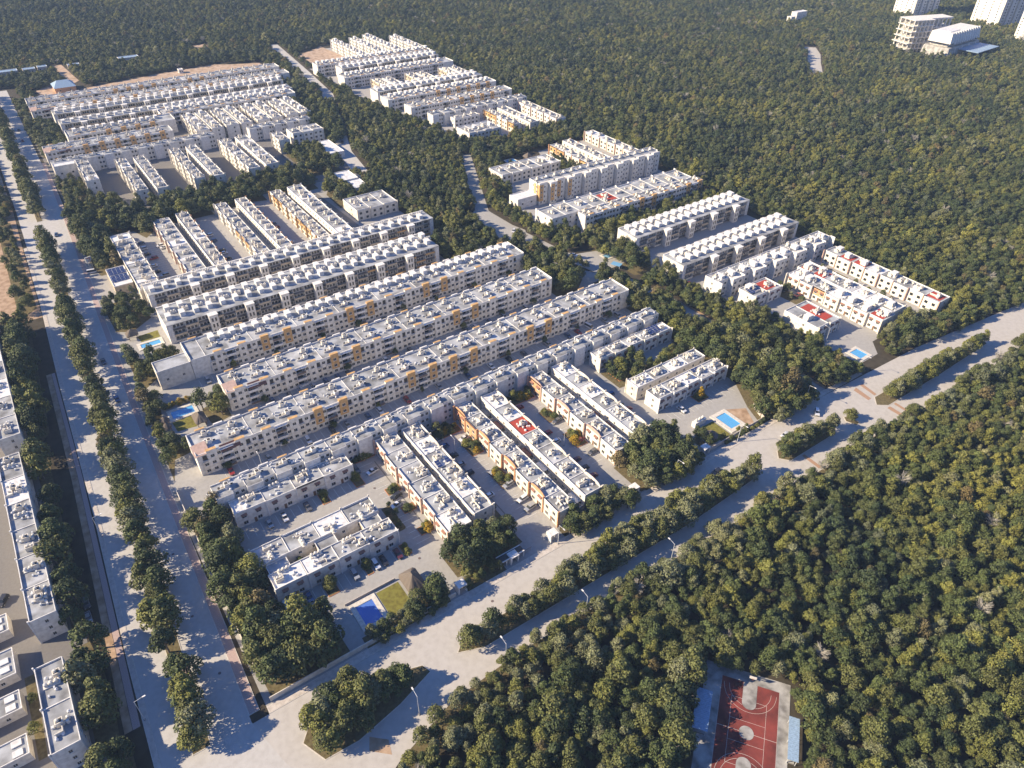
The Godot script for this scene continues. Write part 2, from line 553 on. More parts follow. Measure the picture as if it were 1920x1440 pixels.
func terrace(called: String, label: String, group: String, x0: float, x1: float, z0: float, z1: float, face: String, opt := {}) -> Node3D:
	var pl := place_on(x0, x1, z0, z1, face)
	var L: float = pl[2]
	var D: float = pl[3]
	var o := thing(called, label, "building", pl[0], pl[1], group)
	rng.seed = hash(label)
	var fl: int = opt.get("fl", 2)
	var H := fl * 2.9 + 0.4
	var unit: float = opt.get("unit", 8.6)
	var n := maxi(1, roundi(L / unit))
	unit = L / n
	var wm: Material = M[opt.get("wall", "white")]
	var fin: Material = M[opt.get("fin", "cream")]
	var near: bool = is_near(pl[0])
	var step: float = opt.get("step", 0.5)
	var wall := MB.new()
	var par := MB.new()
	var rf: Material = M[opt.get("roof", "roof")]
	wall.box(wm, -L / 2, 0, -D, L / 2, H, 0)
	var front := []
	var back := []
	var arch: bool = opt.get("arch", false)
	for k in n:
		var a := -L / 2 + k * unit
		var c := a + unit / 2
		var zf := 0.0
		if step > 0 and k % 2 == 1:
			zf = step
			wall.box(wm, a + 0.4, 0, 0, a + unit - 0.4, H - 0.02, zf)
		# fins between the units, in the accent colour
		var patch: Array = opt.get("patch", [])
		if patch.has(k):
			wall.box(M[opt.get("patchcol", "apricot")], a + 0.4, 0.3 if opt.get("full", false) else 2.9, zf, a + unit - 0.4, H + 0.6, zf + 0.06, true)
			zf += 0.06
		wall.box(fin, a - 0.2, 0, 0, a + 0.2, H + 1.0, step + 0.35)
		if k == n - 1: wall.box(fin, a + unit - 0.2, 0, 0, a + unit + 0.2, H + 1.0, step + 0.35)
		if arch and k % 2 == 0:
			var f := par.g(fin)
			for q in 8:
				var u0 := lerpf(-1, 1, q / 8.0)
				var u1 := lerpf(-1, 1, (q + 1) / 8.0)
				var y0 := H + 0.45 + 1.0 * sqrt(maxf(0, 1 - u0 * u0))
				var y1 := H + 0.45 + 1.0 * sqrt(maxf(0, 1 - u1 * u1))
				var p0 := c + u0 * (unit / 2 - 0.2)
				var p1 := c + u1 * (unit / 2 - 0.2)
				f.quad(Vector3(p0, H, zf), Vector3(p1, H, zf), Vector3(p1, y1, zf), Vector3(p0, y0, zf))
				f.quad(Vector3(p1, H, zf - 0.25), Vector3(p0, H, zf - 0.25), Vector3(p0, y0, zf - 0.25), Vector3(p1, y1, zf - 0.25))
				f.quad(Vector3(p0, y0, zf), Vector3(p1, y1, zf), Vector3(p1, y1, zf - 0.25), Vector3(p0, y0, zf - 0.25))
		else:
			par.box(M.trim, a + 0.2, H, zf - 0.2, a + unit - 0.2, H + (0.75 if k % 2 == 0 else 0.5), zf)
		for fi in fl:
			var y := fi * 2.9 + 1.55
			for s in [-0.24, 0.22]:
				if fi == 0 and s > 0:
					if near: part(o, "door", door_mesh(), Vector3(c + unit * 0.07, 0, zf))
				front.append([c + unit * s, y, zf, 0.0])
				if near and fi == fl - 1 and opt.get("awn", true) and not (arch and k % 2 == 1):
					part(o, "awning", awning_mesh(), Vector3(c + unit * s, y + 1.0, zf))
			if opt.get("backwin", true):
				for s in [-0.25, 0.2]:
					back.append([c + unit * s, y, -D, PI])
		# what stands on the roof
		var v: int = opt.get("bulk", [3, 1])[k % 2]
		var rt := 0.0 if face == "+z" else (PI / 2 if face == "-x" else -PI / 2)
		part(o, "roof_tank_box", bulkhead_mesh(v), Vector3(c + rnd(-0.6, 0.6), H + 0.05, -D * opt.get("bulkz", 0.5) + rnd(-0.3, 0.3)), rt)
		if group == "red roofed terraces" and rng.randf() < 0.55:
			var rm := MB.new()
			var rw := rnd(1.2, 1.9)
			rm.box(M.white, -rw, 0, -1.3, rw, 2.3, 1.3)
			rm.box(M.trim, -rw - 0.1, 2.3, -1.4, rw + 0.1, 2.42, 1.4, true)
			part(o, "roof_room", rm.mesh(), Vector3(c + unit * rnd(-0.2, 0.2), H + 0.05, -D * rnd(0.3, 0.75)), rt)
		if rng.randf() < 0.6:
			part(o, "roof_tank_box", bulkhead_mesh([1, 3, 3, 1][rng.randi() % 4]), Vector3(c + unit * rnd(-0.35, 0.35), H + 0.06, -D * rnd(0.25, 0.8)), rt)
		if near:
			part(o, "roof_vents", vents_mesh(rng.randi() % 6), Vector3(c + rnd(-0.8, 0.8), H + 0.06, -D * 0.5), 0.0)
		if k > 0: par.box(M.trim, a - 0.12, H, -D + 0.2, a + 0.12, H + 0.3, -0.2)
		if opt.get("red", []).has(k):
			roof_sheet(o, M.roofred, a + 0.3, -D * (0.97 if opt.has("redfull") else 0.88), a + unit * (0.96 if opt.has("redfull") else 0.85), -D * (0.04 if opt.has("redfull") else 0.15), H + 0.08, "red_roof_coating")
		elif opt.get("bright", []).has(k):
			roof_sheet(o, M.roofwhite, a + 0.3, -D + 0.3, a + unit - 0.3, -0.3, H + 0.08, "white_roof_coating")
		elif rng.randf() < 0.6:
			roof_sheet(o, M[["roofgrey", "rooflight", "rooflight", "roofwhite"][rng.randi() % 4]], a + 0.3, -D + 0.3, a + unit * [0.5, 1.0][rng.randi() % 2] - 0.3, -0.3, H + 0.06, "roof_coating")
		if rng.randf() < 0.75:      # the low wall of a roof patio
			var pw := MB.new()
			var sx := rnd(1.2, 2.4)
			var hh := rnd(0.7, 1.3)
			pw.box(M.cream, -sx, 0, -0.1, sx, hh, 0.1)
			pw.box(M.cream, sx - 0.2, 0, 0.1, sx, hh, rnd(0.8, 2.0))
			part(o, "patio_wall", pw.mesh(), Vector3(c + rnd(-1.2, 1.2), H + 0.06, -D * rnd(0.3, 0.75)))
	parapet_ring(par, M.trim, -L / 2, -D, L / 2, -0.001, H, 0.0, 0.5, 0.55)
	part(o, "wall", wall.mesh())
	part(o, "parapet", par.mesh())
	roof_sheet(o, rf, -L / 2 + 0.2, -D + 0.2, L / 2 - 0.2, -0.2, H)
	if opt.has("yard"):   # low walls of the rear yards and lean-to roofs
		var yd: float = opt.yard
		var yb := MB.new()
		for k in n + 1:
			var a := -L / 2 + k * unit
			yb.box(M.white, a - 0.1, 0, -D - yd, a + 0.1, 2.4, -D)
		part(o, "yard_wall", yb.mesh())
		for k in n:
			if rng.randf() < 0.6:
				var lb := MB.new()
				lb.box(M[["roof", "terracotta", "concrete", "roofwhite"][rng.randi() % 4]], -unit * 0.3, 2.5, -D - yd * 0.9, unit * 0.25, 2.62, -D - 0.02, true)
				part(o, "yard_roof", lb.mesh(), Vector3(-L / 2 + (k + 0.5) * unit, 0, 0))
	var sides := []
	for fi in fl:
		if D > 5.5:
			sides.append([-L / 2, fi * 2.9 + 1.6, -D * 0.4, -PI / 2])
			sides.append([L / 2, fi * 2.9 + 1.6, -D * 0.55, PI / 2])
	put_windows(o, front, 1.5, 1.35, near)
	put_windows(o, back, 1.0, 1.0, near and pl[1] != 0.0)
	put_windows(o, sides, 0.9, 1.1, near)
	return o

func apartment_row(called: String, label: String, group: String, x0: float, x1: float, z0: float, z1: float, first: float, hot: Array, opt := {}) -> Node3D:
	# three storeys in modules of 19.6 m: a balcony stack between two panelled bays, orange where listed in hot
	var pl := place_on(x0, x1, z0, z1, "+z")
	var L: float = pl[2]
	var D: float = pl[3]
	var o := thing(called, label, "apartment building", pl[0], 0.0, group)
	rng.seed = hash(label)
	var H := 9.1
	var rec := 1.5
	var near: bool = is_near(pl[0]) or pl[0].distance_to(eye) < 420
	var wall := MB.new()
	wall.box(M.white, -L / 2, 0, -D, L / 2, H, -rec)
	var mids := []
	var c := first - (x0 + x1) / 2
	while c < L / 2 - 3:
		mids.append(c)
		c += 19.6
	var edge := -L / 2
	var spots := []
	var par := MB.new()
	var tiled: bool = opt.get("tiled", false)
	for k in mids.size():
		var m: float = mids[k]
		var next: float = mids[k + 1] if k + 1 < mids.size() else m + 999.0
		wall.box(M.white, edge, 0, -rec, m - 1.9, H, 0)
		edge = m + 1.9
		# cream ground band and projecting cream piers
		wall.box(M.cream, maxf(m - 8.9, -L / 2 + 0.1), 0, 0, m - 6.4, 5.7, 0.35)
		if m + 8.9 < L / 2: wall.box(M.cream, m + 6.4, 0, 0, m + 8.9, 5.7, 0.35)
		# balcony stack
		var bal := MB.new()
		for f in 3:
			bal.box(M.trim, m - 1.9, f * 2.95, -rec, m + 1.9, f * 2.95 + 0.15, 0.75, true)
			bal.box(M.trim if (k + f) % 3 else M.rail, m - 1.9, f * 2.95 + 0.15, 0.63, m + 1.9, f * 2.95 + 1.05, 0.75)
			bal.box(M.trim, m - 1.9, f * 2.95 + 0.15, 0.0, m - 1.78, f * 2.95 + 1.05, 0.63)
			bal.box(M.trim, m + 1.78, f * 2.95 + 0.15, 0.0, m + 1.9, f * 2.95 + 1.05, 0.63)
			bal.box(M.glass, m - 1.2, f * 2.95 + 0.16, -rec - 0.05, m + 0.9, f * 2.95 + 2.35, -rec + 0.03)
		bal.box(M.trim, m - 2.4, 8.85, -rec, m + 2.4, 9.02, 1.0, true)
		part(o, "balconies", bal.mesh())
		# roof terrace parapet in front of the stack
		par.box(M.trim, m - 3.2, H, 0.3, m + 3.2, H + 0.55, 0.45, true)
		for s in [-1.0, 1.0]:
			if m + s * 6.6 < -L / 2 or m + s * 6.6 > L / 2: continue
			var on: bool = hot.has(k)
			var pn := MB.new()
			var pm: Material = M.orange if on else M.white
			pn.box(pm, m + s * 5 - 1.7, 2.95 if on else 0.0, 0, m + s * 5 + 1.7, H + 1.0, 0.4, true)
			pn.box(pm, m + s * 5 - 1.7, H, -0.8, m + s * 5 + 1.7, H + 1.0, 0.0)
			pn.box(M.orange, m + s * 5 - 1.75, H + 1.0, -0.85, m + s * 5 + 1.75, H + 1.1, 0.45, true)
			var mi := part(o, "facade_panel", pn.mesh())
			if on: mi.set_meta("label", "orange projecting panel over the two upper storeys")
			for f in 3:
				spots.append([m + s * 5, f * 2.95 + 1.6, 0.0 if on and f == 0 else 0.4, 0.0])
				spots.append([m + s * 2.75, f * 2.95 + 1.6, 0, 0.0])
				if f == 2 and near: part(o, "juliet_balcony", juliet_mesh(), Vector3(m + s * 7.6, f * 2.95 + 0.4, 0))
				else: spots.append([m + s * 7.6, f * 2.95 + 1.6, 0.35 if f < 2 else 0.0, 0.0])
		if next < 900 and m + 9.8 < L / 2:
			for f in 3:
				spots.append([m + 9.8, f * 2.95 + 1.6, 0, 0.0])
	wall.box(M.white, edge, 0, -rec, L / 2, H, 0)
	par.box(M.trim, -L / 2, H, -0.2, L / 2, H + 0.42, 0)
	par.box(M.trim, -L / 2, H, -D + 0.2, -L / 2 + 0.2, H + 0.8, -0.2)
	par.box(M.trim, L / 2 - 0.2, H, -D + 0.2, L / 2, H + 0.8, -0.2)
	# stepped rear parapet: alternate pieces stand forward and higher
	var q := -L / 2
	var t := 0
	while q < L / 2 - 0.5:
		var e := minf(q + 3.27, L / 2)
		var up := 0.62 if t % 2 == 0 else 0.95
		var off := 0.0 if t % 2 == 0 else 0.45
		par.box(M.trim, q, H if off == 0 else H - 2.2, -D - off, e, H + up, -D + 0.2)
		if t % 6 == 1: par.box(M.orange, q - 0.05, H + up, -D - off - 0.08, e + 0.05, H + up + 0.14, -D + 0.28, true)
		t += 1
		q = e
	# party lines and what stands on the roof
	for m in mids:
		if rng.randf() < 0.75: roof_sheet(o, M[["roofgrey", "rooflight", "rooflight"][rng.randi() % 3]], maxf(m - 9.7, -L / 2 + 0.3), -D + 0.3, minf(m + [0.0, 9.7][rng.randi() % 2], L / 2 - 0.3), -0.3, H + 0.02, "roof_coating")
		if m - 9.9 > -L / 2: par.box(M.trim, m - 9.9, H, -D + 0.2, m - 9.7, H + 0.22, -0.2)
		for s in [-5.0, 4.6]:
			if absf(m + s) > L / 2 - 2: continue
			part(o, "roof_tank_box", bulkhead_mesh(2), Vector3(m + s + rnd(-0.7, 0.7), H + 0.04, -D * 0.34 + rnd(-0.4, 0.4)))
			part(o, "roof_stair_box" if opt.get("boxes", false) else "roof_machines", bulkhead_mesh(0 if opt.get("boxes", false) else 3), Vector3(m + s + rnd(-0.8, 0.8), H + 0.04, -D * 0.72 + rnd(-0.4, 0.4)))
			if opt.get("boxes", false): part(o, "roof_stair_box", bulkhead_mesh(0), Vector3(m + s + 4.9, H + 0.04, -D * 0.72))
			if near: part(o, "roof_vents", vents_mesh(rng.randi() % 4), Vector3(m + s + rnd(1.5, 4), H + 0.04, -D * rnd(0.3, 0.7)))
	part(o, "wall", wall.mesh())
	part(o, "parapet", par.mesh())
	roof_sheet(o, M.roof, -L / 2 + 0.2, -D + 0.2, L / 2 - 0.2, -0.2, H)
	if tiled:
		var tb := MB.new()
		var f := tb.g(M.terracotta)
		f.quad(Vector3(-L / 2 + 8, 8.3, 1.3), Vector3(-L / 2 + 15, 8.3, 1.3), Vector3(-L / 2 + 15, 9.9, -0.6), Vector3(-L / 2 + 8, 9.9, -0.6))
		f.quad(Vector3(-L / 2 + 8, 8.15, 1.3), Vector3(-L / 2 + 15, 8.15, 1.3), Vector3(-L / 2 + 15, 8.3, 1.3), Vector3(-L / 2 + 8, 8.3, 1.3))
		for k in 17:   # rolls of the tiles
			tb.tube(M.terracotta, Vector3(-L / 2 + 8.2 + k * 0.41, 8.36, 1.32), Vector3(-L / 2 + 8.2 + k * 0.41, 9.96, -0.58), 0.1, 0.1, 5)
		part(o, "tile_roof", tb.mesh())
		var gb := MB.new()
		var gf := gb.g(M.pinkwall)
		gf.quad(Vector3(-L / 2 - 0.5, 9.2, 0.5), Vector3(-L / 2 + 4.6, 9.35, 0.5), Vector3(-L / 2 + 4.6, 11.0, -4.6), Vector3(-L / 2 - 0.5, 10.6, -4.6))
		gb.box(M.cream, -L / 2 - 0.02, 9.0, -4.7, -L / 2 + 4.6, 10.5, -4.55)
		gb.g(M.cream).tri(Vector3(-L / 2 - 0.02, 9.0, 0.4), Vector3(-L / 2 - 0.02, 10.6, -4.6), Vector3(-L / 2 - 0.02, 9.0, -4.6))
		gb.g(M.cream).quad(Vector3(-L / 2 - 0.5, 9.0, 0.5), Vector3(-L / 2 + 4.6, 9.0, 0.5), Vector3(-L / 2 + 4.6, 9.35, 0.5), Vector3(-L / 2 - 0.5, 9.2, 0.5))
		part(o, "tile_roof", gb.mesh())
	put_windows(o, spots, 1.35, 1.2, near)
	return o

func gallery_row(called: String, label: String, group: String, x0: float, x1: float, z0: float, z1: float, first: float, period: float, hot := 9999.0, opt := {}) -> Node3D:
	# three storeys of open galleries along the front, stair towers before them, stair heads in two lines on the roof
	var pl := place_on(x0, x1, z0, z1, "+z")
	var L: float = pl[2]
	var D: float = pl[3]
	var o := thing(called, label, "apartment building", pl[0], 0.0, group)
	rng.seed = hash(label)
	var H := 9.2
	var near: bool = pl[0].distance_to(eye) < 440.0
	var rec := 1.7
	var cx := (x0 + x1) / 2
	var wall := MB.new()
	wall.box(M.white, -L / 2, 0, -D, L / 2, H, -rec)
	wall.box(M.trim, -L / 2, 0, -rec, -L / 2 + 2.2, H, 0)
	wall.box(M.trim, L / 2 - 2.2, 0, -rec, L / 2, H, 0)
	wall.box(M.trim, -L / 2, H, -D, L / 2, H + 0.35, -D + 0.6)
	part(o, "wall", wall.mesh())
	var q := -L / 2 + 2.2
	var k := 0
	var spots := []
	var seg := period / 3.0
	while q < L / 2 - 2.5:
		var e := minf(q + seg, L / 2 - 2.2)
		for f in 3:
			var gb := MB.new()
			var y := f * 2.95
			var warm := q + cx > hot and (k + f) % 3 != 0
			gb.box(M.concrete, q, y, -rec, e, y + 0.2, 0.1, true)
			if (k * 2 + f) % 4 < 2:
				gb.box(M.orange if warm else M.sand if (k + f) % 2 else M.cream, q, y + 0.2, -0.05, e, y + 1.15, 0.1)
			else:
				gb.box(M.rail, q, y + 1.05, 0.0, e, y + 1.12, 0.06, true)
				var r := q
				while r < e:
					gb.box(M.rail, r, y + 0.2, 0.01, r + 0.06, y + 1.05, 0.05)
					r += 0.3
			gb.box(M.trim, q - 0.12, y, -rec, q + 0.12, y + 2.95, -0.05)
			part(o, "gallery_front", gb.mesh())
			for s in [0.22, 0.5, 0.78]:
				spots.append([lerpf(q, e, s), y + 1.5, -rec, 0.0])
		q = e
		k += 1
	var lid := MB.new()
	lid.box(M.roof, -L / 2 + 0.1, H, -rec - 0.4, L / 2 - 0.1, H + 0.28, 0.35, true)
	part(o, "roof_edge", lid.mesh())
	roof_sheet(o, M.roof, -L / 2 + 0.05, -D + 0.6, L / 2 - 0.05, -rec - 0.4, H)
	var tx := first - cx
	while tx < L / 2 - 2:
		var tb := MB.new()
		tb.box(M.white, tx - 1.9, 0, 0.4, tx + 1.9, H + 0.5, 3.0)
		tb.box(M.trim, tx - 2.1, H + 0.5, 0.2, tx + 2.1, H + 0.7, 3.2, true)
		for f in 3:
			tb.box(M.dark, tx - 1.1, f * 2.95 + 0.7, 3.0, tx - 0.35, f * 2.95 + 2.5, 3.03)
			tb.box(M.dark, tx + 0.35, f * 2.95 + 0.7, 3.0, tx + 1.1, f * 2.95 + 2.5, 3.03)
		part(o, "stair_tower", tb.mesh())
		tx += period
	var bx := -L / 2 + 2.6
	k = 0
	while bx < L / 2 - 1.5:
		part(o, "roof_stair_box", bulkhead_mesh(0), Vector3(bx, H + 0.04, -D * 0.33))
		if D > 13: part(o, "roof_stair_box", bulkhead_mesh(0), Vector3(bx + 1.2, H + 0.04, -D * 0.76))
		part(o, "roof_tank_box", bulkhead_mesh(1 if k % 2 else 4), Vector3(bx + 2.6 + rnd(-0.4, 0.4), H + 0.04, -D * (0.55 if D > 13 else 0.7)))
		bx += 5.9
		k += 1
	put_windows(o, spots, 1.1, 1.5, near)
	return o

func spine_row(called: String, label: String, group: String, x0: float, x1: float, z0: float, z1: float, opt := {}) -> Node3D:
	# three storeys deep in plan like a comb: blind projecting bays between windowed recesses
	var pl := place_on(x0, x1, z0, z1, "+z")
	var L: float = pl[2]
	var D: float = pl[3]
	var o := thing(called, label, "apartment building", pl[0], 0.0, group)
	rng.seed = hash(label)
	var H := 9.1
	var wall := MB.new()
	var par := MB.new()
	var near: bool = pl[0].distance_to(eye) < 420.0
	wall.box(M.white, -L / 2, 0, -D, L / 2, H, -1.3)
	var n := maxi(1, roundi(L / 9.8))
	var u := L / n
	var spots := []
	for k in n:
		var a := -L / 2 + k * u
		wall.box(M.white if k % 3 else M.trim, a + 0.05, 0, -1.3, a + u * 0.55, H - 0.02, 0)
		par.box(M.trim, a + 0.05, H - 0.02, -1.3, a + u * 0.55, H + 0.12, 0)
		if k > 0: par.box(M.trim, a - 0.1, H, -D + 0.2, a + 0.1, H + 0.25, -1.3)
		for f in 3:
			spots.append([a + u * 0.68, f * 2.95 + 1.6, -1.3, 0.0])
			spots.append([a + u * 0.87, f * 2.95 + 1.6, -1.3, 0.0])
		part(o, "roof_tank_box", bulkhead_mesh(2), Vector3(a + u * 0.45 + rnd(-0.5, 0.5), H + 0.04, -D * 0.55))
		if near:
			part(o, "roof_vents", vents_mesh(rng.randi() % 4), Vector3(a + u * 0.75, H + 0.04, -D * 0.6))
	var q := -L / 2
	var t := 0
	while q < L / 2 - 0.5:
		var e := minf(q + 3.27, L / 2)
		par.box(M.trim, q, H - (1.2 if t % 2 else 0.0), -D - (0.3 if t % 2 else 0.0), e, H + (0.8 if t % 2 else 0.55), -D + 0.2)
		if t % 6 == 1: par.box(M.orange, q - 0.05, H + 0.8, -D - 0.36, e + 0.05, H + 0.92, -D + 0.28, true)
		t += 1
		q = e
	part(o, "wall", wall.mesh())
	part(o, "parapet", par.mesh())
	roof_sheet(o, M.roof, -L / 2 + 0.1, -D + 0.2, L / 2 - 0.1, -1.3, H)
	var rb := MB.new()
	for k in n:
		var a := -L / 2 + k * u
		rb.box(M.roof, a + 0.2, H + 0.12, -1.25, a + u * 0.55 - 0.15, H + 0.16, -0.15)
	part(o, "bay_roof", rb.mesh())
	put_windows(o, spots, 1.1, 1.2, near)
	return o

func bay_block(called: String, label: String, x0: float, x1: float, z0: float, z1: float, H: float, hot: int) -> Node3D:
	# tall block of narrow bays with deep slots between them
	var pl := place_on(x0, x1, z0, z1, "+z")
	var L: float = pl[2]
	var D: float = pl[3]
	var o := thing(called, label, "apartment building", pl[0], 0.0)
	rng.seed = 77
	var n := roundi(L / 6.7)
	var u := L / n
	var spots := []
	var wall := MB.new()
	wall.box(M.white, -L / 2, 0, -D, L / 2, H, -2.6)
	for k in n:
		var a := -L / 2 + k * u
		var deep := 0.0 if k % 2 == 0 else 2.4
		var bb := MB.new()
		var m: Material = M.orange if k < hot else (M.cream if k % 3 == 2 else M.white)
		bb.box(M.white, a + 0.3, 0, -2.6, a + u - (1.6 if k % 2 else 0.3), H - 0.03, deep)
		if k < hot or k % 3 == 2:
			bb.box(m, a + 0.3, 2.4, deep, a + u * 0.48, H - 0.6, deep + 0.08, true)
			if k == 0: bb.box(m, a + 0.22, 2.4, -2.5, a + 0.3, H - 0.6, deep, true)
		part(o, "bay", bb.mesh())
		var par := MB.new()
		par.box(M.trim, a + 0.3, H - 0.03, deep - 0.2, a + u - 0.3 - (1.3 if k % 2 else 0.0), H + 0.6, deep)
		part(o, "parapet", par.mesh())
		for f in 4:
			spots.append([a + u * 0.25, f * 3.05 + 1.9, deep + (0.08 if k < hot or k % 3 == 2 else 0.0), 0.0])
			spots.append([a + u * 0.62, f * 3.05 + 1.9, deep, 0.0])
		part(o, "roof_tank_box", bulkhead_mesh(2 if k % 2 else 3), Vector3(a + u / 2, H + 0.05, -D * 0.6))
	for f in 4:
		for s in [0.25, 0.6]:
			spots.append([-L / 2, f * 3.05 + 1.9, -D * s, -PI / 2])
	wall.box(M.orange, -L / 2 - 0.07, 2.4, -D * 0.5, -L / 2, H - 0.4, -D * 0.32, true)
	parapet_ring(wall, M.trim, -L / 2, -D, L / 2, -2.6, H, 0.0, 0.6, 0.6)
	part(o, "wall", wall.mesh())
	roof_sheet(o, M.roof, -L / 2 + 0.2, -D + 0.2, L / 2 - 0.2, -2.6, H)
	put_windows(o, spots, 1.0, 1.1, true)
	return o

# ---------------------------------------------------------------- small things
func car(label: String, x: float, z: float, deg: float, col: Color, kind := "sedan") -> void:
	var o := thing("parked_car", label, "car", Vector3(x, 0.07, z), deg_to_rad(deg), "cars parked around the estate")
	var key := "paint" + col.to_html()
	if not M.has(key):
		var pm := mat(key, col, 0.25)
		pm.metallic = 0.25
		pm.clearcoat_enabled = true
	var paint: Material = M[key]
	# side outline (along x), lofted across with tumblehome
	var low := [[-2.15, 0.55], [-2.1, 0.85], [-1.2, 0.95], [1.3, 0.98], [2.05, 0.9], [2.15, 0.55]]
	var cab := [[-1.25, 0.93], [-0.55, 1.42], [0.9, 1.45], [1.7, 0.96]]
	if kind == "suv":
		cab = [[-1.15, 0.98], [-0.6, 1.68], [1.75, 1.66], [2.08, 0.98]]
		low = [[-2.15, 0.6], [-2.12, 0.95], [-1.15, 1.05], [1.9, 1.05], [2.12, 0.95], [2.15, 0.6]]
	elif kind == "van":
		cab = [[-2.0, 0.95], [-1.4, 1.95], [2.1, 1.98], [2.14, 0.98]]
	elif kind == "pickup":
		cab = [[-1.1, 0.98], [-0.55, 1.66], [0.5, 1.66], [0.75, 0.98]]
	var bkey := "carbody" + kind + key
	if not cache.has(bkey):
		var b := MB.new()
		var f := b.g(paint)
		var w := 0.86
		f.quad(Vector3(-2.15, 0.3, w), Vector3(2.15, 0.3, w), Vector3(2.15, 0.55, w), Vector3(-2.15, 0.55, w))
		f.quad(Vector3(2.15, 0.3, -w), Vector3(-2.15, 0.3, -w), Vector3(-2.15, 0.55, -w), Vector3(2.15, 0.55, -w))
		f.quad(Vector3(-2.15, 0.3, -w), Vector3(-2.15, 0.3, w), Vector3(-2.15, 0.56, w), Vector3(-2.15, 0.56, -w))
		f.quad(Vector3(2.15, 0.3, w), Vector3(2.15, 0.3, -w), Vector3(2.15, 0.56, -w), Vector3(2.15, 0.56, w))
		for k in low.size() - 1:
			var p: Array = low[k]
			var q: Array = low[k + 1]
			f.quad(Vector3(p[0], p[1], w - 0.05), Vector3(q[0], q[1], w - 0.05), Vector3(q[0], q[1], -w + 0.05), Vector3(p[0], p[1], -w + 0.05))
			f.quad(Vector3(p[0], 0.55, w), Vector3(q[0], 0.55, w), Vector3(q[0], q[1], w - 0.05), Vector3(p[0], p[1], w - 0.05))
			f.quad(Vector3(q[0], 0.55, -w), Vector3(p[0], 0.55, -w), Vector3(p[0], p[1], -w + 0.05), Vector3(q[0], q[1], -w + 0.05))
		# roof panel over the glass
		var r0: Array = cab[1]
		var r1: Array = cab[2]
		b.box(paint, r0[0], r0[1] - 0.02, -0.62, r1[0], r1[1] + 0.04, 0.62, true)
		if kind == "pickup": b.box(M.dark, 0.9, 0.99, -0.7, 2.0, 1.0, 0.7)
		b.box(M.dark, -2.19, 0.35, -0.7, -2.15, 0.6, 0.7, true)
		cache[bkey] = b.mesh()
		var g := MB.new()
		var h := g.g(M.glass)
		for k in 3:
			var p: Array = cab[k]
			var q: Array = cab[k + 1]
			if k != 1:
				h.quad(Vector3(p[0], p[1], 0.66 if k == 0 else 0.6), Vector3(q[0], q[1], 0.6 if k == 0 else 0.66), Vector3(q[0], q[1], -0.6 if k == 0 else -0.66), Vector3(p[0], p[1], -0.6 if k == 0 else -0.66))
		for s in [1.0, -1.0]:
			var a := Vector3(cab[0][0], cab[0][1], 0.74 * s)
			var c := Vector3(cab[3][0], cab[3][1], 0.74 * s)
			var d := Vector3(cab[2][0], cab[2][1], 0.6 * s)
			var e := Vector3(cab[1][0], cab[1][1], 0.6 * s)
			if s > 0: h.quad(a, c, d, e)
			else: h.quad(c, a, e, d)
		cache[bkey + "g"] = g.mesh()
	part(o, "body", cache[bkey])
	part(o, "windows", cache[bkey + "g"])
	if not cache.has("wheel"):
		var wb := MB.new()
		wb.tube(M.tyre, Vector3(0, 0, -0.1), Vector3(0, 0, 0.1), 0.32, 0.32, 10)
		wb.tube(M.steel, Vector3(0, 0, -0.11), Vector3(0, 0, 0.11), 0.18, 0.18, 8)
		cache["wheel"] = wb.mesh()
		var lb := MB.new()
		lb.box(M.trim, -0.03, -0.07, -0.17, 0.03, 0.07, 0.17, true)
		cache["lamp"] = lb.mesh()
	for s in [[-1.35, 0.8], [-1.35, -0.8], [1.35, 0.8], [1.35, -0.8]]:
		part(o, "wheel", cache["wheel"], Vector3(s[0], 0.3, s[1]))
	for s in [0.6, -0.6]:
		part(o, "headlight", cache["lamp"], Vector3(-2.15, 0.68, s))

func street_lamp(label: String, x: float, z: float, deg: float, h := 9.0) -> void:
	var o := thing("street_lamp", label, "street lamp", Vector3(x, 0, z), deg_to_rad(deg), "lamps along the roads")
	if not cache.has("lpole"):
		var b := MB.new()
		b.tube(M.steel, Vector3.ZERO, Vector3(0, 9, 0), 0.11, 0.07, 8)
		b.box(M.concrete, -0.25, 0, -0.25, 0.25, 0.3, 0.25)
		cache["lpole"] = b.mesh()
		var a := MB.new()
		a.tube(M.steel, Vector3(0, 8.95, 0), Vector3(0, 9.3, -2.0), 0.06, 0.05, 6)
		cache["larm"] = a.mesh()
		var c := MB.new()
		c.box(M.trim, -0.17, 9.22, -2.75, 0.17, 9.36, -1.95, true)
		cache["lhead"] = c.mesh()
	part(o, "pole", cache["lpole"])
	part(o, "arm", cache["larm"])
	part(o, "lamp_head", cache["lhead"])
	o.scale.y = h / 9.0

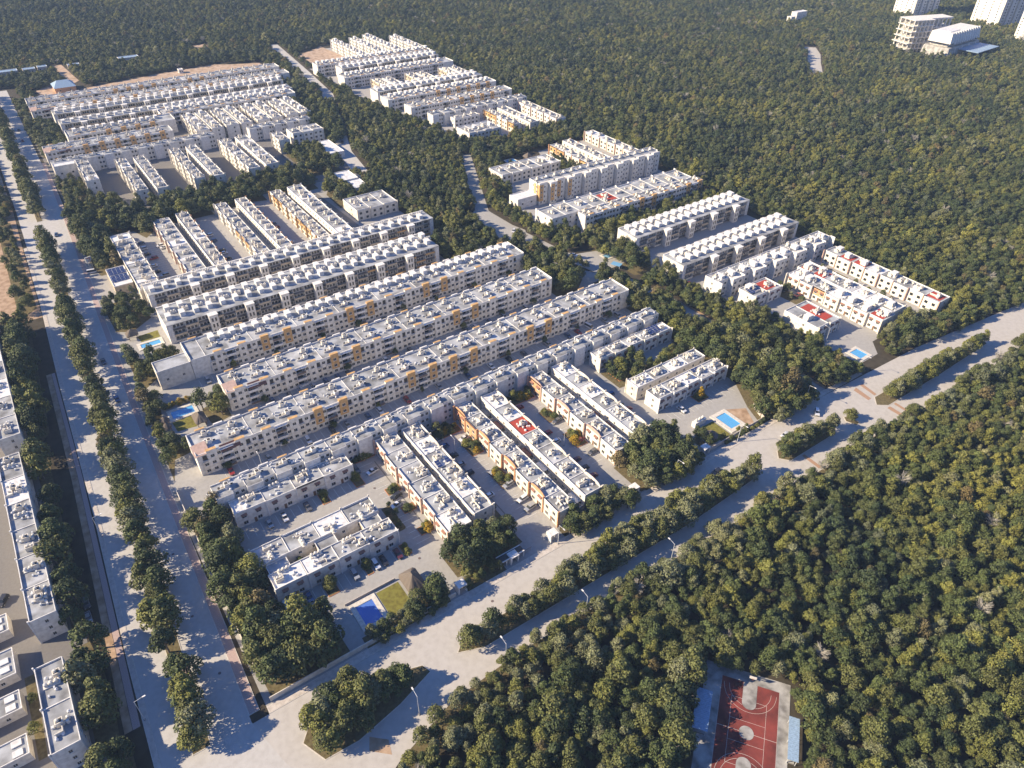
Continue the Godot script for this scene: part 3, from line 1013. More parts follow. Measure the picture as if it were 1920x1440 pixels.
func pool(label: String, x0: float, z0: float, x1: float, z1: float, tile: String, m := 1.6) -> void:
	var o := thing("swimming_pool", label, "swimming pool", Vector3((x0 + x1) / 2, 0, (z0 + z1) / 2))
	var w := (x1 - x0) / 2
	var d := (z1 - z0) / 2
	var b := MB.new()
	b.box(M.deck, -w - m, 0, d, w + m, 0.3, d + m)
	b.box(M.deck, -w - m, 0, -d - m, w + m, 0.3, -d)
	b.box(M.deck, -w - m, 0, -d, -w, 0.3, d)
	b.box(M.deck, w, 0, -d, w + m, 0.3, d)
	part(o, "deck", b.mesh())
	var t := MB.new()
	t.box(M[tile], -w, 0.0, -d, w, 0.09, d)
	for s in [[-w, -d, -w + 0.06, d], [w - 0.06, -d, w, d]]:
		t.box(M[tile], s[0], 0.09, s[1], s[2], 0.28, s[3])
	part(o, "basin", t.mesh())
	var wt := MB.new()
	wt.g(M.water).quad(Vector3(-w + 0.06, 0.22, d), Vector3(w - 0.06, 0.22, d), Vector3(w - 0.06, 0.22, -d), Vector3(-w + 0.06, 0.22, -d))
	part(o, "water", wt.mesh())

func palapa(label: String, x: float, z: float, w: float, d: float, h: float, ridge := 0.0, eave := 2.6) -> void:
	var o := thing("thatched_shelter", label, "thatched shelter", Vector3(x, 0, z))
	rng.seed = hash(label)
	var b := MB.new()
	var f := b.g(M.thatch)
	var seg := 28
	var ring := []
	for k in seg:      # a soft-cornered rectangular or round cone of thatch with a ragged edge
		var a := TAU * k / seg
		var q := pow(pow(absf(cos(a)), 12.0) + pow(absf(sin(a)), 12.0), -1.0 / 12.0) if ridge >= 0 else 1.0
		ring.append(Vector3(cos(a) * q * w / 2, eave + rnd(-0.12, 0.1), sin(a) * q * d / 2))
	for k in seg:
		var p: Vector3 = ring[k]
		var n: Vector3 = ring[(k + 1) % seg]
		var tp := Vector3(0, h, clampf(p.z, -maxf(ridge, 0) / 2, maxf(ridge, 0) / 2))
		var tn := Vector3(0, h, clampf(n.z, -maxf(ridge, 0) / 2, maxf(ridge, 0) / 2))
		var mp := p.lerp(tp, 0.5) + Vector3(0, 0.12 + rnd(-0.05, 0.05), 0)
		var mn := n.lerp(tn, 0.5) + Vector3(0, 0.12, 0)
		f.quad(n, p, mp, mn)
		f.quad(mn, mp, tp, tn)
		f.quad(p, n, n - Vector3(0, 0.3, 0), p - Vector3(0, 0.3, 0))
	part(o, "thatch_roof", b.mesh())
	for s in [[-1, -1], [-1, 1], [1, -1], [1, 1]]:
		var pb := MB.new()
		pb.tube(M.wood, Vector3.ZERO, Vector3(0, eave + 0.5, 0), 0.14, 0.12, 6)
		part(o, "post", pb.mesh(), Vector3(s[0] * w * 0.32, 0, s[1] * d * 0.32))

func wall_line(called: String, label: String, category: String, pts: Array, h: float, m: Material, thick := 0.22) -> void:
	var b := MB.new()
	for k in range(0, pts.size() - 2, 2):
		var a := Vector3(pts[k], 0, pts[k + 1])
		var c := Vector3(pts[k + 2], 0, pts[k + 3])
		var d := (c - a).normalized()
		var s := Vector3(-d.z, 0, d.x) * thick / 2
		var f := b.g(m)
		var u := Vector3(0, h, 0)
		f.quad(a + s, c + s, c + s + u, a + s + u)
		f.quad(c - s, a - s, a - s + u, c - s + u)
		f.quad(a + s + u, c + s + u, c - s + u, a - s + u)
		f.quad(a - s, a + s, a + s + u, a - s + u)
		f.quad(c + s, c - s, c - s + u, c + s + u)
	one(called, b, label, category)

func hut(called: String, label: String, cat: String, x0: float, x1: float, z0: float, z1: float, h: float, wm: String, rm: String, pitched := false) -> void:
	var o := thing(called, label, cat, Vector3((x0 + x1) / 2, 0, (z0 + z1) / 2))
	var w := (x1 - x0) / 2
	var d := (z1 - z0) / 2
	var b := MB.new()
	b.box(M[wm], -w, 0, -d, w, h, d)
	part(o, "wall", b.mesh())
	var r := MB.new()
	if pitched:
		var f := r.g(M[rm])
		var t := h + minf(w, d) * 0.5
		var e := 0.5
		f.quad(Vector3(-w - e, h, d + e), Vector3(w + e, h, d + e), Vector3(w * 0.5, t, 0), Vector3(-w * 0.5, t, 0))
		f.quad(Vector3(w + e, h, -d - e), Vector3(-w - e, h, -d - e), Vector3(-w * 0.5, t, 0), Vector3(w * 0.5, t, 0))
		f.tri(Vector3(w + e, h, d + e), Vector3(w + e, h, -d - e), Vector3(w * 0.5, t, 0))
		f.tri(Vector3(-w - e, h, -d - e), Vector3(-w - e, h, d + e), Vector3(-w * 0.5, t, 0))
		f.quad(Vector3(-w - e, h, -d - e), Vector3(w + e, h, -d - e), Vector3(w + e, h, d + e), Vector3(-w - e, h, d + e))
	else:
		r.box(M[rm], -w + 0.2, h, -d + 0.2, w - 0.2, h + 0.04, d - 0.2)
		parapet_ring(r, M.trim, -w, -d, w, d, h, 0.4, 0.4, 0.4)
	part(o, "roof", r.mesh())
	var spots := []
	for s in [-0.5, 0.45]:
		spots.append([w * s, h * 0.5, d, 0.0])
		spots.append([-w, h * 0.5, d * s, -PI / 2])
	put_windows(o, spots, 1.0, 1.0, is_near(o.position))

func solar(label: String, x: float, y: float, z: float, nx: int, nz: int, turn := 0.0) -> void:
	var o := thing("solar_array", label, "solar panels", Vector3(x, y, z), turn)
	var b := MB.new()
	b.box(M.steel, -0.9, -0.04, -0.5, 0.9, 0.0, 0.5, true)
	for c in 4:
		for r in 2:
			b.box(M.solar, -0.87 + c * 0.44, 0.0, -0.48 + r * 0.485, -0.45 + c * 0.44, 0.015, -0.015 + r * 0.485)
	var m := b.mesh()
	var legs := MB.new()
	for k in nx:
		legs.box(M.steel, (k - nx / 2.0 + 0.5) * 1.85 - 0.03, -0.6, -nz * 0.52, (k - nx / 2.0 + 0.5) * 1.85 + 0.03, 0.2, -nz * 0.52 + 0.06)
	part(o, "stand", legs.mesh())
	for k in nx:
		for q in nz:
			var p := part(o, "panel", m, Vector3((k - nx / 2.0 + 0.5) * 1.85, 0.3 - (q - nz / 2.0 + 0.5) * 0.2, (q - nz / 2.0 + 0.5) * 1.04))
			p.rotation.x = 0.19

func shrub(label: String, x: float, z: float, s: float, tint: int) -> void:
	var o := thing("planter_shrub", label, "shrub", Vector3(x, 0.1, z), rnd(0, TAU), "shrubs in the parking planters")
	part(o, "foliage", crown_in(rng.randi() % 8, tint)).position.y = -1.9 * s * 0.4
	o.scale = Vector3(s * 0.5, s * 0.42, s * 0.5)
	o.get_child(0).position.y = -1.6

func planter(label: String, x0: float, z0: float, x1: float, z1: float) -> void:
	var b := MB.new()
	var w := 0.14
	b.box(M.kerborange, x0, 0, z0, x1, 0.2, z0 + w)
	b.box(M.kerborange, x0, 0, z1 - w, x1, 0.2, z1)
	b.box(M.kerborange, x0, 0, z0 + w, x0 + w, 0.2, z1 - w)
	b.box(M.kerborange, x1 - w, 0, z0 + w, x1, 0.2, z1 - w)
	b.box(M.garden, x0 + w, 0, z0 + w, x1 - w, 0.15, z1 - w)
	one("planter_bed", b, label, "planter", "kerbed planters in the car parks")

# ---------------------------------------------------------------- where trees stand
var clear_of := []       # polygons without forest
var zones := []

func zone(place: String, pts: Array, gap: float, lo: float, hi: float, dry := 0.0, order := "") -> void:
	zones.append({"place": place, "pts": poly(pts), "gap": gap, "lo": lo, "hi": hi, "dry": dry, "order": order})

func scatter(p: PackedVector2Array, gap: float) -> Array:
	var box := Rect2(p[0], Vector2.ZERO)
	for q in p:
		box = box.expand(q)
	var out := []
	var row := 0
	var z := box.position.y + gap * 0.35
	while z < box.end.y:
		var x := box.position.x + gap * (0.35 if row % 2 else 0.8)
		while x < box.end.x:
			var q := Vector2(x + rnd(-0.32, 0.32) * gap, z + rnd(-0.32, 0.32) * gap)
			if Geometry2D.is_point_in_polygon(q, p): out.append(q)
			x += gap
		z += gap * 0.88
		row += 1
	return out

func landmark(order: String, q: Vector2) -> String:
	if order == "z":
		for m in [[-132, "at its near end by the brick crossing"], [-143, "opposite the double block with courtyards"], [-156, "just past the double block with courtyards"], [-170, "opposite the front terrace"], [-186, "opposite the spine's left end"], [-200, "before the longest row's end"], [-218, "opposite the longest row's end"], [-236, "opposite the lawn with round shelters"], [-252, "opposite the pool with round shelters"], [-270, "opposite the corner house"], [-288, "below the pool near the gallery blocks"], [-305, "opposite the pool near the gallery blocks"], [-325, "opposite the first gallery block"], [-345, "opposite the second gallery block"], [-375, "opposite the solar roofed hall"], [-405, "opposite the first comb terrace"], [-440, "at the far crossing"], [-500, "just past the far crossing"], [-560, "opposite the bayed far block"], [-620, "opposite the far gallery blocks"], [-690, "opposite the last far rows"]]:
			if q.y > m[0]: return m[1]
		return "at its very far end"
	for m in [[62, "at its left tip"], [75, "right of its left tip"], [90, "opposite the first car park gate"], [105, "opposite the second car park gate"], [120, "opposite the red roofed terrace"], [135, "opposite the third car park gate"], [150, "opposite the pink awning terrace"], [165, "left of its right tip"], [185, "at its right tip"], [200, "at its left half"], [240, "at its right half"], [275, "beside the speed table"], [305, "in its middle"]]:
		if q.x < m[0]: return m[1]
	return "at its far right tip"

func plant_zones() -> void:
	var all := []
	rng.seed = 4242
	for zn in zones:
		var pts := scatter(zn.pts, zn.gap)
		if zn.order == "z": pts.sort_custom(func(a, b): return a.y > b.y)
		if zn.order == "x": pts.sort_custom(func(a, b): return a.x < b.x)
		for k in pts.size():
			all.append([pts[k], zn, k])
	all.sort_custom(func(a, b): return Vector3(a[0].x, 0, a[0].y).distance_to(eye) < Vector3(b[0].x, 0, b[0].y).distance_to(eye))
	var rest := []
	var counts := {"avenue_tree": 0, "boulevard_tree": 0, "garden_tree": 0}
	for e in all:
		var zn: Dictionary = e[1]
		var kind: String = "avenue_tree" if zn.order == "z" else "boulevard_tree" if zn.order == "x" else "garden_tree"
		var s := rnd(zn.lo, zn.hi)
		var t := pick_tint(zn.dry)
		if counts[kind] < 290:
			counts[kind] += 1
			var label: String = "%s broadleaf tree %s" % [LEAFNAME[t], zn.place]
			if zn.order: label = "%s tree %s" % [LEAFNAME[t], zn.place.get_slice(",", 0) + " " + landmark(zn.order, e[0])]
			tree(kind, label, "tree", "trees " + zn.place.get_slice(",", 0), e[0].x, e[0].y, s, t, 0.1)
		else:
			rest.append([e[0], s, t])
	forest(rest)

func visible(x: float, z: float, margin := 40.0) -> bool:   # roughly inside the view, with a wide margin
	var d := Vector3(x, 4, z) - eye
	var f := d.dot(Vector3(0.46162839, -0.61489099, -0.63938118))
	if f < 60: return false
	var r := d.dot(Vector3(0.81682332, 0.01352923, 0.57672925)) / f
	var u := d.dot(Vector3(0.34597529, 0.78849605, -0.50850278)) / f
	var m := margin / f
	return absf(r) < 0.7215 + m and absf(u) < 0.541 + m

func blocked(q: Vector2) -> bool:
	for p in clear_of:
		if p[0].has_point(q) and Geometry2D.is_point_in_polygon(q, p[1]): return true
	return false

func clear(pts: Array) -> void:
	var p := poly(pts)
	var box := Rect2(p[0], Vector2.ZERO)
	for q in p:
		box = box.expand(q)
	clear_of.append([box, p])

func forest_label(t: int, s: float, q: Vector2) -> String:
	var size := "small" if s < 0.62 else "large" if s > 0.95 else "middling"
	var at := Vector2(q.x - 95, q.y + 38)
	var u := at.dot(Vector2(0.579, 0.815))
	var w := at.dot(Vector2(-0.815, 0.579))
	var place := "left of the sports court" if u < 0 else "right of the sports court"
	if w < -16: place = "behind the far end of the sports court"
	if u > 30: place = "in the bottom right corner of the forest"
	if q.y < -66: place = "at the boulevard's forest edge"
	elif u < -22: place = "between the junction and the sports court"
	return "%s %s tree in the forest %s" % [size, LEAFNAME[t], place]

func forest(rest: Array) -> void:
	rng.seed = 909
	var tone := FastNoiseLite.new()
	tone.seed = 12
	tone.frequency = 0.012
	var spots := []
	var gap := 3.3
	var z := 45.0
	while z > -1420:
		var x := -260.0
		if z < -900: gap = 4.5
		elif z < -600: gap = 3.9
		while x < 1420:
			var q := Vector2(x + rnd(-0.4, 0.4) * gap, z + rnd(-0.4, 0.4) * gap)
			if visible(q.x, q.y) and not blocked(q): spots.append(q)
			x += gap
		z -= gap * 0.9
	spots.sort_custom(func(a, b): return Vector3(a.x, 0, a.y).distance_squared_to(eye) < Vector3(b.x, 0, b.y).distance_squared_to(eye))
	var lots := []
	var singles := 0
	for k in crowns.size():
		lots.append([])
	for k in spots.size():
		var q: Vector2 = spots[k]
		var v := tone.get_noise_2d(q.x, q.y)
		var s := rnd(0.5, 0.95) * rnd(0.9, 1.3) * (1.0 + 0.25 * tone.get_noise_2d(q.x * 2.7 + 99, q.y * 2.7)) * (1.12 if q.y < -600 else 1.0)
		var t := pick_tint(clampf(0.5 + v, 0.0, 0.68))
		if q.y < -74 and q.y > -90 and q.x > 10:
			t = pick_tint(0.8)
			s *= clampf((q.y + 96.0) / 12.0, 0.75, 1.0)
		if rng.randf() < 0.03: s *= 1.35
		if singles < 290 and visible(q.x, q.y, 1.0):
			singles += 1
			tree("forest_tree", forest_label(t, s, q), "tree", "nearest trees of the dense forest", q.x, q.y, s, t)
			continue
		lots[8 if rng.randf() < 0.012 else rng.randi() % 8].append([q, s, t, v])
	for e in rest:
		lots[rng.randi() % 8].append([e[0], e[1], e[2], 0.0])
	var root := thing("forest", "dense olive green forest canopy surrounding the white housing estate", "forest", Vector3.ZERO)
	root.set_meta("kind", "stuff")
	for k in crowns.size():
		var mm := MultiMesh.new()
		mm.transform_format = MultiMesh.TRANSFORM_3D
		mm.use_colors = true
		mm.mesh = crowns[k]
		mm.instance_count = lots[k].size()
		for n in lots[k].size():
			var e: Array = lots[k][n]
			var b := Basis(Vector3.UP, rnd(0, TAU)).scaled(Vector3(e[1] * rnd(0.8, 1.22), e[1] * rnd(0.75, 1.25) * clampf(1.0 + (e[0].y + 350.0) / 1100.0, 0.68, 1.0), e[1] * rnd(0.8, 1.22)))
			mm.set_instance_transform(n, Transform3D(b, Vector3(e[0].x, 0, e[0].y)))
			var c: Array = LEAF[e[2]]
			var g := rnd(0.85, 1.15)
			mm.set_instance_color(n, Color(c[0] * g * (1.0 + 0.75 * e[3]), c[1] * g * (1.0 + 0.55 * e[3]), c[2] * g * (1.0 + 0.3 * e[3])))
		var mi := MultiMeshInstance3D.new()
		mi.name = "canopy"
		mi.multimesh = mm
		root.add_child(mi, true)
		mi.set_meta("kind", "stuff")

func strip(pts: Array, w: float) -> Array:   # a band of width w along a line of (x, z)
	var l := []
	var r := []
	var n := pts.size() / 2
	for k in n:
		var a := Vector2(pts[maxi(k - 1, 0) * 2], pts[maxi(k - 1, 0) * 2 + 1])
		var b := Vector2(pts[mini(k + 1, n - 1) * 2], pts[mini(k + 1, n - 1) * 2 + 1])
		var d := (b - a).normalized()
		var p := Vector2(pts[k * 2], pts[k * 2 + 1])
		var s := Vector2(-d.y, d.x) * w / 2
		l.append_array([p.x + s.x, p.y + s.y])
		r = [p.x - s.x, p.y - s.y] + r
	return l + r

func kerbed(called: String, m: Material, pts: Array, h: float, label: String) -> void:
	var b := MB.new()
	b.slab(M.kerb, poly(pts), 0.0, h)
	one(called, b, label, "", "", "structure")
	var inner := Geometry2D.offset_polygon(poly(pts), -0.22)
	if inner.size():
		var c := MB.new()
		c.flat(m, inner[0], h + 0.02)
		one("planted_soil" if m == M.garden else "path", c, label + ", its surface inside the kerb", "", "", "structure")

func stalls(called: String, x0: float, x1: float, z0: float, z1: float, along_x := true, gap := 2.6) -> void:
	var b := MB.new()
	var q := x0 if along_x else z0
	while q < (x1 if along_x else z1):
		if along_x: b.flat(M.paint, poly(rect(q - 0.06, z0, q + 0.06, z1)), 0.085)
		else: b.flat(M.paint, poly(rect(x0, q - 0.06, x1, q + 0.06)), 0.085)
		q += gap
	one("parking_markings", b, called, "", "", "structure")

func _ready() -> void:
	# ---- camera, sky, sun, exposure
	var cam := Camera3D.new()
	cam.name = "camera"
	add_child(cam)
	cam.transform = Transform3D(Basis(Vector3(0.81682332, 0.01352923, 0.57672925), Vector3(0.34597529, 0.78849605, -0.50850278), -Vector3(0.46162839, -0.61489099, -0.63938118)), eye)
	cam.fov = 56.822
	cam.near = 1.0
	cam.far = 5000.0
	var we := WorldEnvironment.new()
	we.name = "air"
	add_child(we)
	var env := Environment.new()
	we.environment = env
	env.background_mode = Environment.BG_SKY
	var sm := ProceduralSkyMaterial.new()
	sm.sky_top_color = Color(0.25, 0.385, 0.63)
	sm.sky_horizon_color = Color(0.66, 0.73, 0.82)
	sm.sky_curve = 0.12
	sm.ground_bottom_color = Color(0.2, 0.2, 0.18)
	sm.ground_horizon_color = Color(0.6, 0.7, 0.82)
	sm.sun_angle_max = 12.0
	env.sky = Sky.new()
	env.sky.sky_material = sm
	env.background_energy_multiplier = 0.8
	env.tonemap_mode = Environment.TONE_MAPPER_LINEAR
	env.tonemap_exposure = 2.15
	env.sdfgi_enabled = true
	env.ssao_enabled = true
	env.ssil_enabled = true
	env.fog_enabled = true
	env.fog_density = 0.00013
	env.fog_light_color = Color(0.62, 0.72, 0.86)
	var sun := DirectionalLight3D.new()
	sun.name = "sun"
	add_child(sun)
	sun.light_energy = 1.6
	sun.light_color = Color(1.0, 0.925, 0.8)
	sun.light_angular_distance = 0.5
	sun.shadow_enabled = true
	sun.basis = Basis.looking_at(Vector3(0.7716, -0.5, 0.3932))

	make_materials()
	make_crowns()
	setting()
	buildings_near()
	buildings_right()
	buildings_far()
	leisure()
	cars_and_lamps()
	tree_places()
	plant_zones()

func setting() -> void:
	var b := MB.new()
	b.g(M.ground).quad(Vector3(-2500, 0, 1500), Vector3(3500, 0, 1500), Vector3(3500, 0, -3500), Vector3(-2500, 0, -3500))
	one("ground", b, "dark forest soil", "", "", "structure")
	lay("pavement", M.court, [4, -430, 150, -430, 176, -428, 177, -345, 180, -338, 180, -322, 168, -318, 168, -284, 197, -281, 197, -262, 214, -260, 232, -225, 232, -111, 4, -111], 0.03, "light concrete pavement of the near estate")
	lay("pavement", M.court, [253, -262, 347, -262, 347, -121, 288, -121, 281, -114, 268, -114, 262, -165, 253, -180], 0.03, "pavement of the estate with red roofs")
	lay("pavement", M.court, [246, -276, 349, -276, 352, -264, 354, -340, 359, -345, 359, -397, 306, -397, 298, -379, 247, -379, 246, -340, 233, -336, 232, -290], 0.03, "pavement of the white estate in the middle distance")
	lay("pavement", M.court, [256, -690, 256, -540, 270, -500, 273, -436, 361, -430, 364, -560, 374, -740, 300, -756, 300, -690], 0.03, "pavement of the far white estate")
	lay("pavement", M.asphalt, [15, -430, 15, -699, 224, -699, 220, -600, 194, -480, 186, -430.1], 0.03, "grey pavement of the far left estate")
	lay("pavement", M.asphalt, [-90, -350, -90, -60, -30, -60, -30.5, -350], 0.03, "dark pavement of the estate left of the avenue")
	# the avenue
	var av := [-26, -50, -23, -80, -21, -145, -18, -208, -15.6, -290, -12.8, -362, -11.5, -430, -10.5, -482, -9, -760, 14, -760, 13.2, -560, 10.8, -470, 9, -411, 5.8, -337, 3.4, -265, 1.6, -200, 0.3, -140, -0.5, -110, 3, -95, 9, -84, 10, -50]
	lay("road", M.paver, av, 0.06, "wide pale paved avenue with a planted median")
	kerbed("sidewalk", M.walkpink, [13.2, -560, 10.8, -470, 9, -411, 5.8, -337, 3.4, -265, 1.6, -200, 0.3, -140, -0.5, -112, 2.3, -112, 3.0, -140, 4.2, -200, 6.0, -265, 8.4, -337, 11.6, -411, 13.4, -470, 15.6, -560], 0.14, "pinkish pavement along the right of the avenue")
	kerbed("sidewalk", M.walk, [-24.5, -80, -22.6, -145, -19.6, -208, -17.2, -290, -14.4, -362, -13.1, -430, -11.5, -430, -12.8, -362, -15.6, -290, -18, -208, -21, -145, -23, -80], 0.14, "pale pavement along the left of the avenue")
	lay("path", M.sandpath, [-27.6, -125, -25.4, -170, -22.6, -230, -20.6, -300, -18.7, -300, -20.7, -230, -23.5, -170, -25.7, -125], 0.05, "tan paved strip left of the pink footpath")
	lay("path", M.walkpink, [-25.6, -125, -23.4, -170, -20.6, -230, -18.6, -300, -17.4, -300, -19.2, -230, -21.8, -170, -23.8, -125], 0.05, "pink paved footpath beside the avenue")
	lay("sandy_verge", M.sandpath, [-40, -480, -40, -350, -15, -350, -13.5, -430, -12, -480], 0.035, "reddish sandy verge left of the avenue")
	lay("sandy_verge", M.dirt, [-60, -560, -60, -480, -12, -480, -11.5, -560], 0.035, "pale sandy plot left of the avenue")
	kerbed("median", M.garden, [-13.6, -136, -10.4, -208, -7.7, -290, -4.9, -362, -3.6, -430, -0.6, -430, -1.6, -362, -4.2, -290, -6.8, -208, -9.6, -136], 0.15, "long planted median of the avenue")
	kerbed("median", M.garden, [-15.2, -110, -13.7, -132.5, -9.6, -132.5, -10.6, -110], 0.15, "short near end of the avenue median")
	kerbed("median", M.garden, [-2.6, -462, -1, -560, -0.6, -745, 2.6, -745, 2.4, -560, 0.6, -462], 0.15, "far planted median of the avenue")
	lay("brick_crossing", M.walkpink, [-13.8, -135.8, -9.4, -135.8, -9.4, -132.7, -13.8, -132.7], 0.09, "brick crossing through the avenue median")
	# the boulevard
	lay("road", M.boul, [-0.5, -109.5, 230, -109.5, 300, -107, 360, -101, 460, -90, 460, -72, 360, -81, 300, -80, 230, -83, 190, -83.5, 66, -87, 44, -85.5, 26, -80, 10, -72, 9, -84, 3, -95], 0.065, "two carriageways of the paved boulevard")
	kerbed("median", M.garden, [8, -97.5, 14, -104.5, 24, -105, 43, -99, 44, -96, 33, -92.5, 20, -90, 11, -90.5], 0.15, "teardrop shaped median at the junction")
	kerbed("median", M.garden, [52.5, -96.5, 56, -99.5, 150, -101, 174, -100, 180, -97, 174, -94, 140, -92.5, 60, -93.6], 0.15, "long planted median of the boulevard")
	kerbed("median", M.garden, [190, -96, 193, -99, 218, -98, 224, -96, 220, -92.5, 193, -92.5], 0.15, "short planted median of the boulevard")
	kerbed("median", M.garden, [229, -94.5, 230.5, -96.5, 233, -96, 233, -91, 230.5, -90.5], 0.15, "small round median of the boulevard")
	kerbed("median", M.garden, [248, -93.5, 252, -97, 290, -96.5, 330, -93.5, 330, -90.5, 290, -90, 252, -90.5], 0.15, "far planted median of the boulevard")
	kerbed("sidewalk", M.walk, [4, -111.8, 230, -111.8, 262, -110.8, 262, -109, 230, -109.5, 4, -109.5], 0.14, "narrow pavement along the estate side of the boulevard")
	lay("brick_crossing", M.sandpath, [22.4, -89.6, 26, -86.2, 25, -82.4, 20.8, -86.4], 0.09, "red brick crossing at the junction")
	lay("road_markings", M.ramp, [249, -104.5, 251.5, -105, 250.2, -97.2, 248.2, -97.2], 0.09, "orange ramp of the speed table, left one")
	lay("road_markings", M.ramp, [254.2, -105, 256, -105, 254.6, -97.6, 253, -97.6], 0.09, "orange ramp of the speed table, right one")
	lay("road_markings", M.ramp, [250, -90, 252, -90, 251.6, -82.6, 249.8, -82.6], 0.09, "orange ramp on the far carriageway, left one")
	lay("road_markings", M.ramp, [254.6, -90, 256, -90, 255.6, -82, 254.2, -82], 0.09, "orange ramp on the far carriageway, right one")
	lay("road_markings", M.ramp, [198.5, -92, 200, -92, 199.6, -84.4, 198, -84.4], 0.09, "worn orange ramp beside the short median")
	lay("verge", M.garden, [26, -80, 44, -85.5, 66, -87, 190, -83.5, 230, -83, 300, -80, 360, -81, 460, -72, 460, -66, 360, -75, 300, -74, 230, -77, 190, -78, 66, -81, 44, -79.5, 28, -75], 0.03, "sandy verge between the boulevard and the forest")
	# inner roads
	lay("road", M.paver, strip([261, -800, 247, -680, 237, -605, 191, -470, 184, -430, 178, -408], 9.5), 0.05, "pale road between the far estates")
	lay("road", M.court, strip([259, -420, 217, -334, 218, -300, 222, -270, 229, -240, 236, -200, 236, -130, 236, -111], 8.0), 0.055, "grey road between the near estate and the red roofed estate")
	lay("path", M.sandpath, strip([240.8, -195, 240.8, -112], 1.4), 0.07, "reddish footpath beside the inner road")
	lay("road", M.court, [205, -330, 214, -338, 224, -300, 216, -284, 204, -296], 0.045, "small paved square at the inner road")
	lay("road", M.court, [226, -262, 254, -254, 254, -240, 232, -238], 0.05, "paved entrance to the gallery blocks")
	lay("road", M.asphalt, [137, -414, 146, -414, 148.5, -340, 138.5, -340], 0.045, "inner road beside the three storey terrace")
	lay("road", M.boul, strip([741, -489, 720, -468, 690, -446, 652, -416], 13), 0.06, "reddish road in a clearing of the forest")
	for q in [[68, -178, -136], [92.5, -172, -128], [127, -172, -128]]:
		lay("driveway", M.asphalt, rect(q[0] - 0.2, q[1], q[0] + 0.2, q[2]), 0.045, "darker drainage line of a car park")
	# bare plots at the far side
	lay("dirt_plot", M.dirt, [60, -700, 56, -742, 70, -760, 66, -826, 56, -826, 50, -765, 34, -745, 36, -726, 48, -700], 0.04, "pale bare plot beside the blue roofed house")
	lay("dirt_plot", M.dirt, [66, -703, 66, -732, 106, -740, 140, -747, 186, -752, 200, -744, 224, -736, 224, -703], 0.045, "long pale bare plots behind the far left estate")
	lay("dirt_plot", M.dirt, [186, -815, 190, -838, 204, -838, 200, -812], 0.045, "small bare clearing in the forest")
	lay("dirt_plot", M.dirt, [262, -700, 262, -740, 300, -766, 303, -700], 0.045, "bare plot beside the far white estate")
	# parking bays
	stalls("parking bays before the double block with courtyards", 20, 56, -138.6, -133.6)
	stalls("parking bays before the front terrace", 19, 57, -173.4, -168.4)
	stalls("parking bays before the third long row", 22, 212, -204, -199)
	stalls("parking bays before the second long row", 40, 190, -233, -228)
	stalls("parking bays before the orange panelled row", 30, 190, -261.5, -256.5)
	stalls("parking bays of the first inner court", 62, 67, -178, -134, false)
	stalls("parking bays of the second inner court", 96.5, 101.5, -172, -124, false)
	stalls("parking bays of the third inner court", 132, 137, -174, -130, false)
	stalls("parking bays before the right hand pair of terraces", 174, 208, -137, -132)
	stalls("parking bays in the far left comb", 41, 47, -402, -346, false)

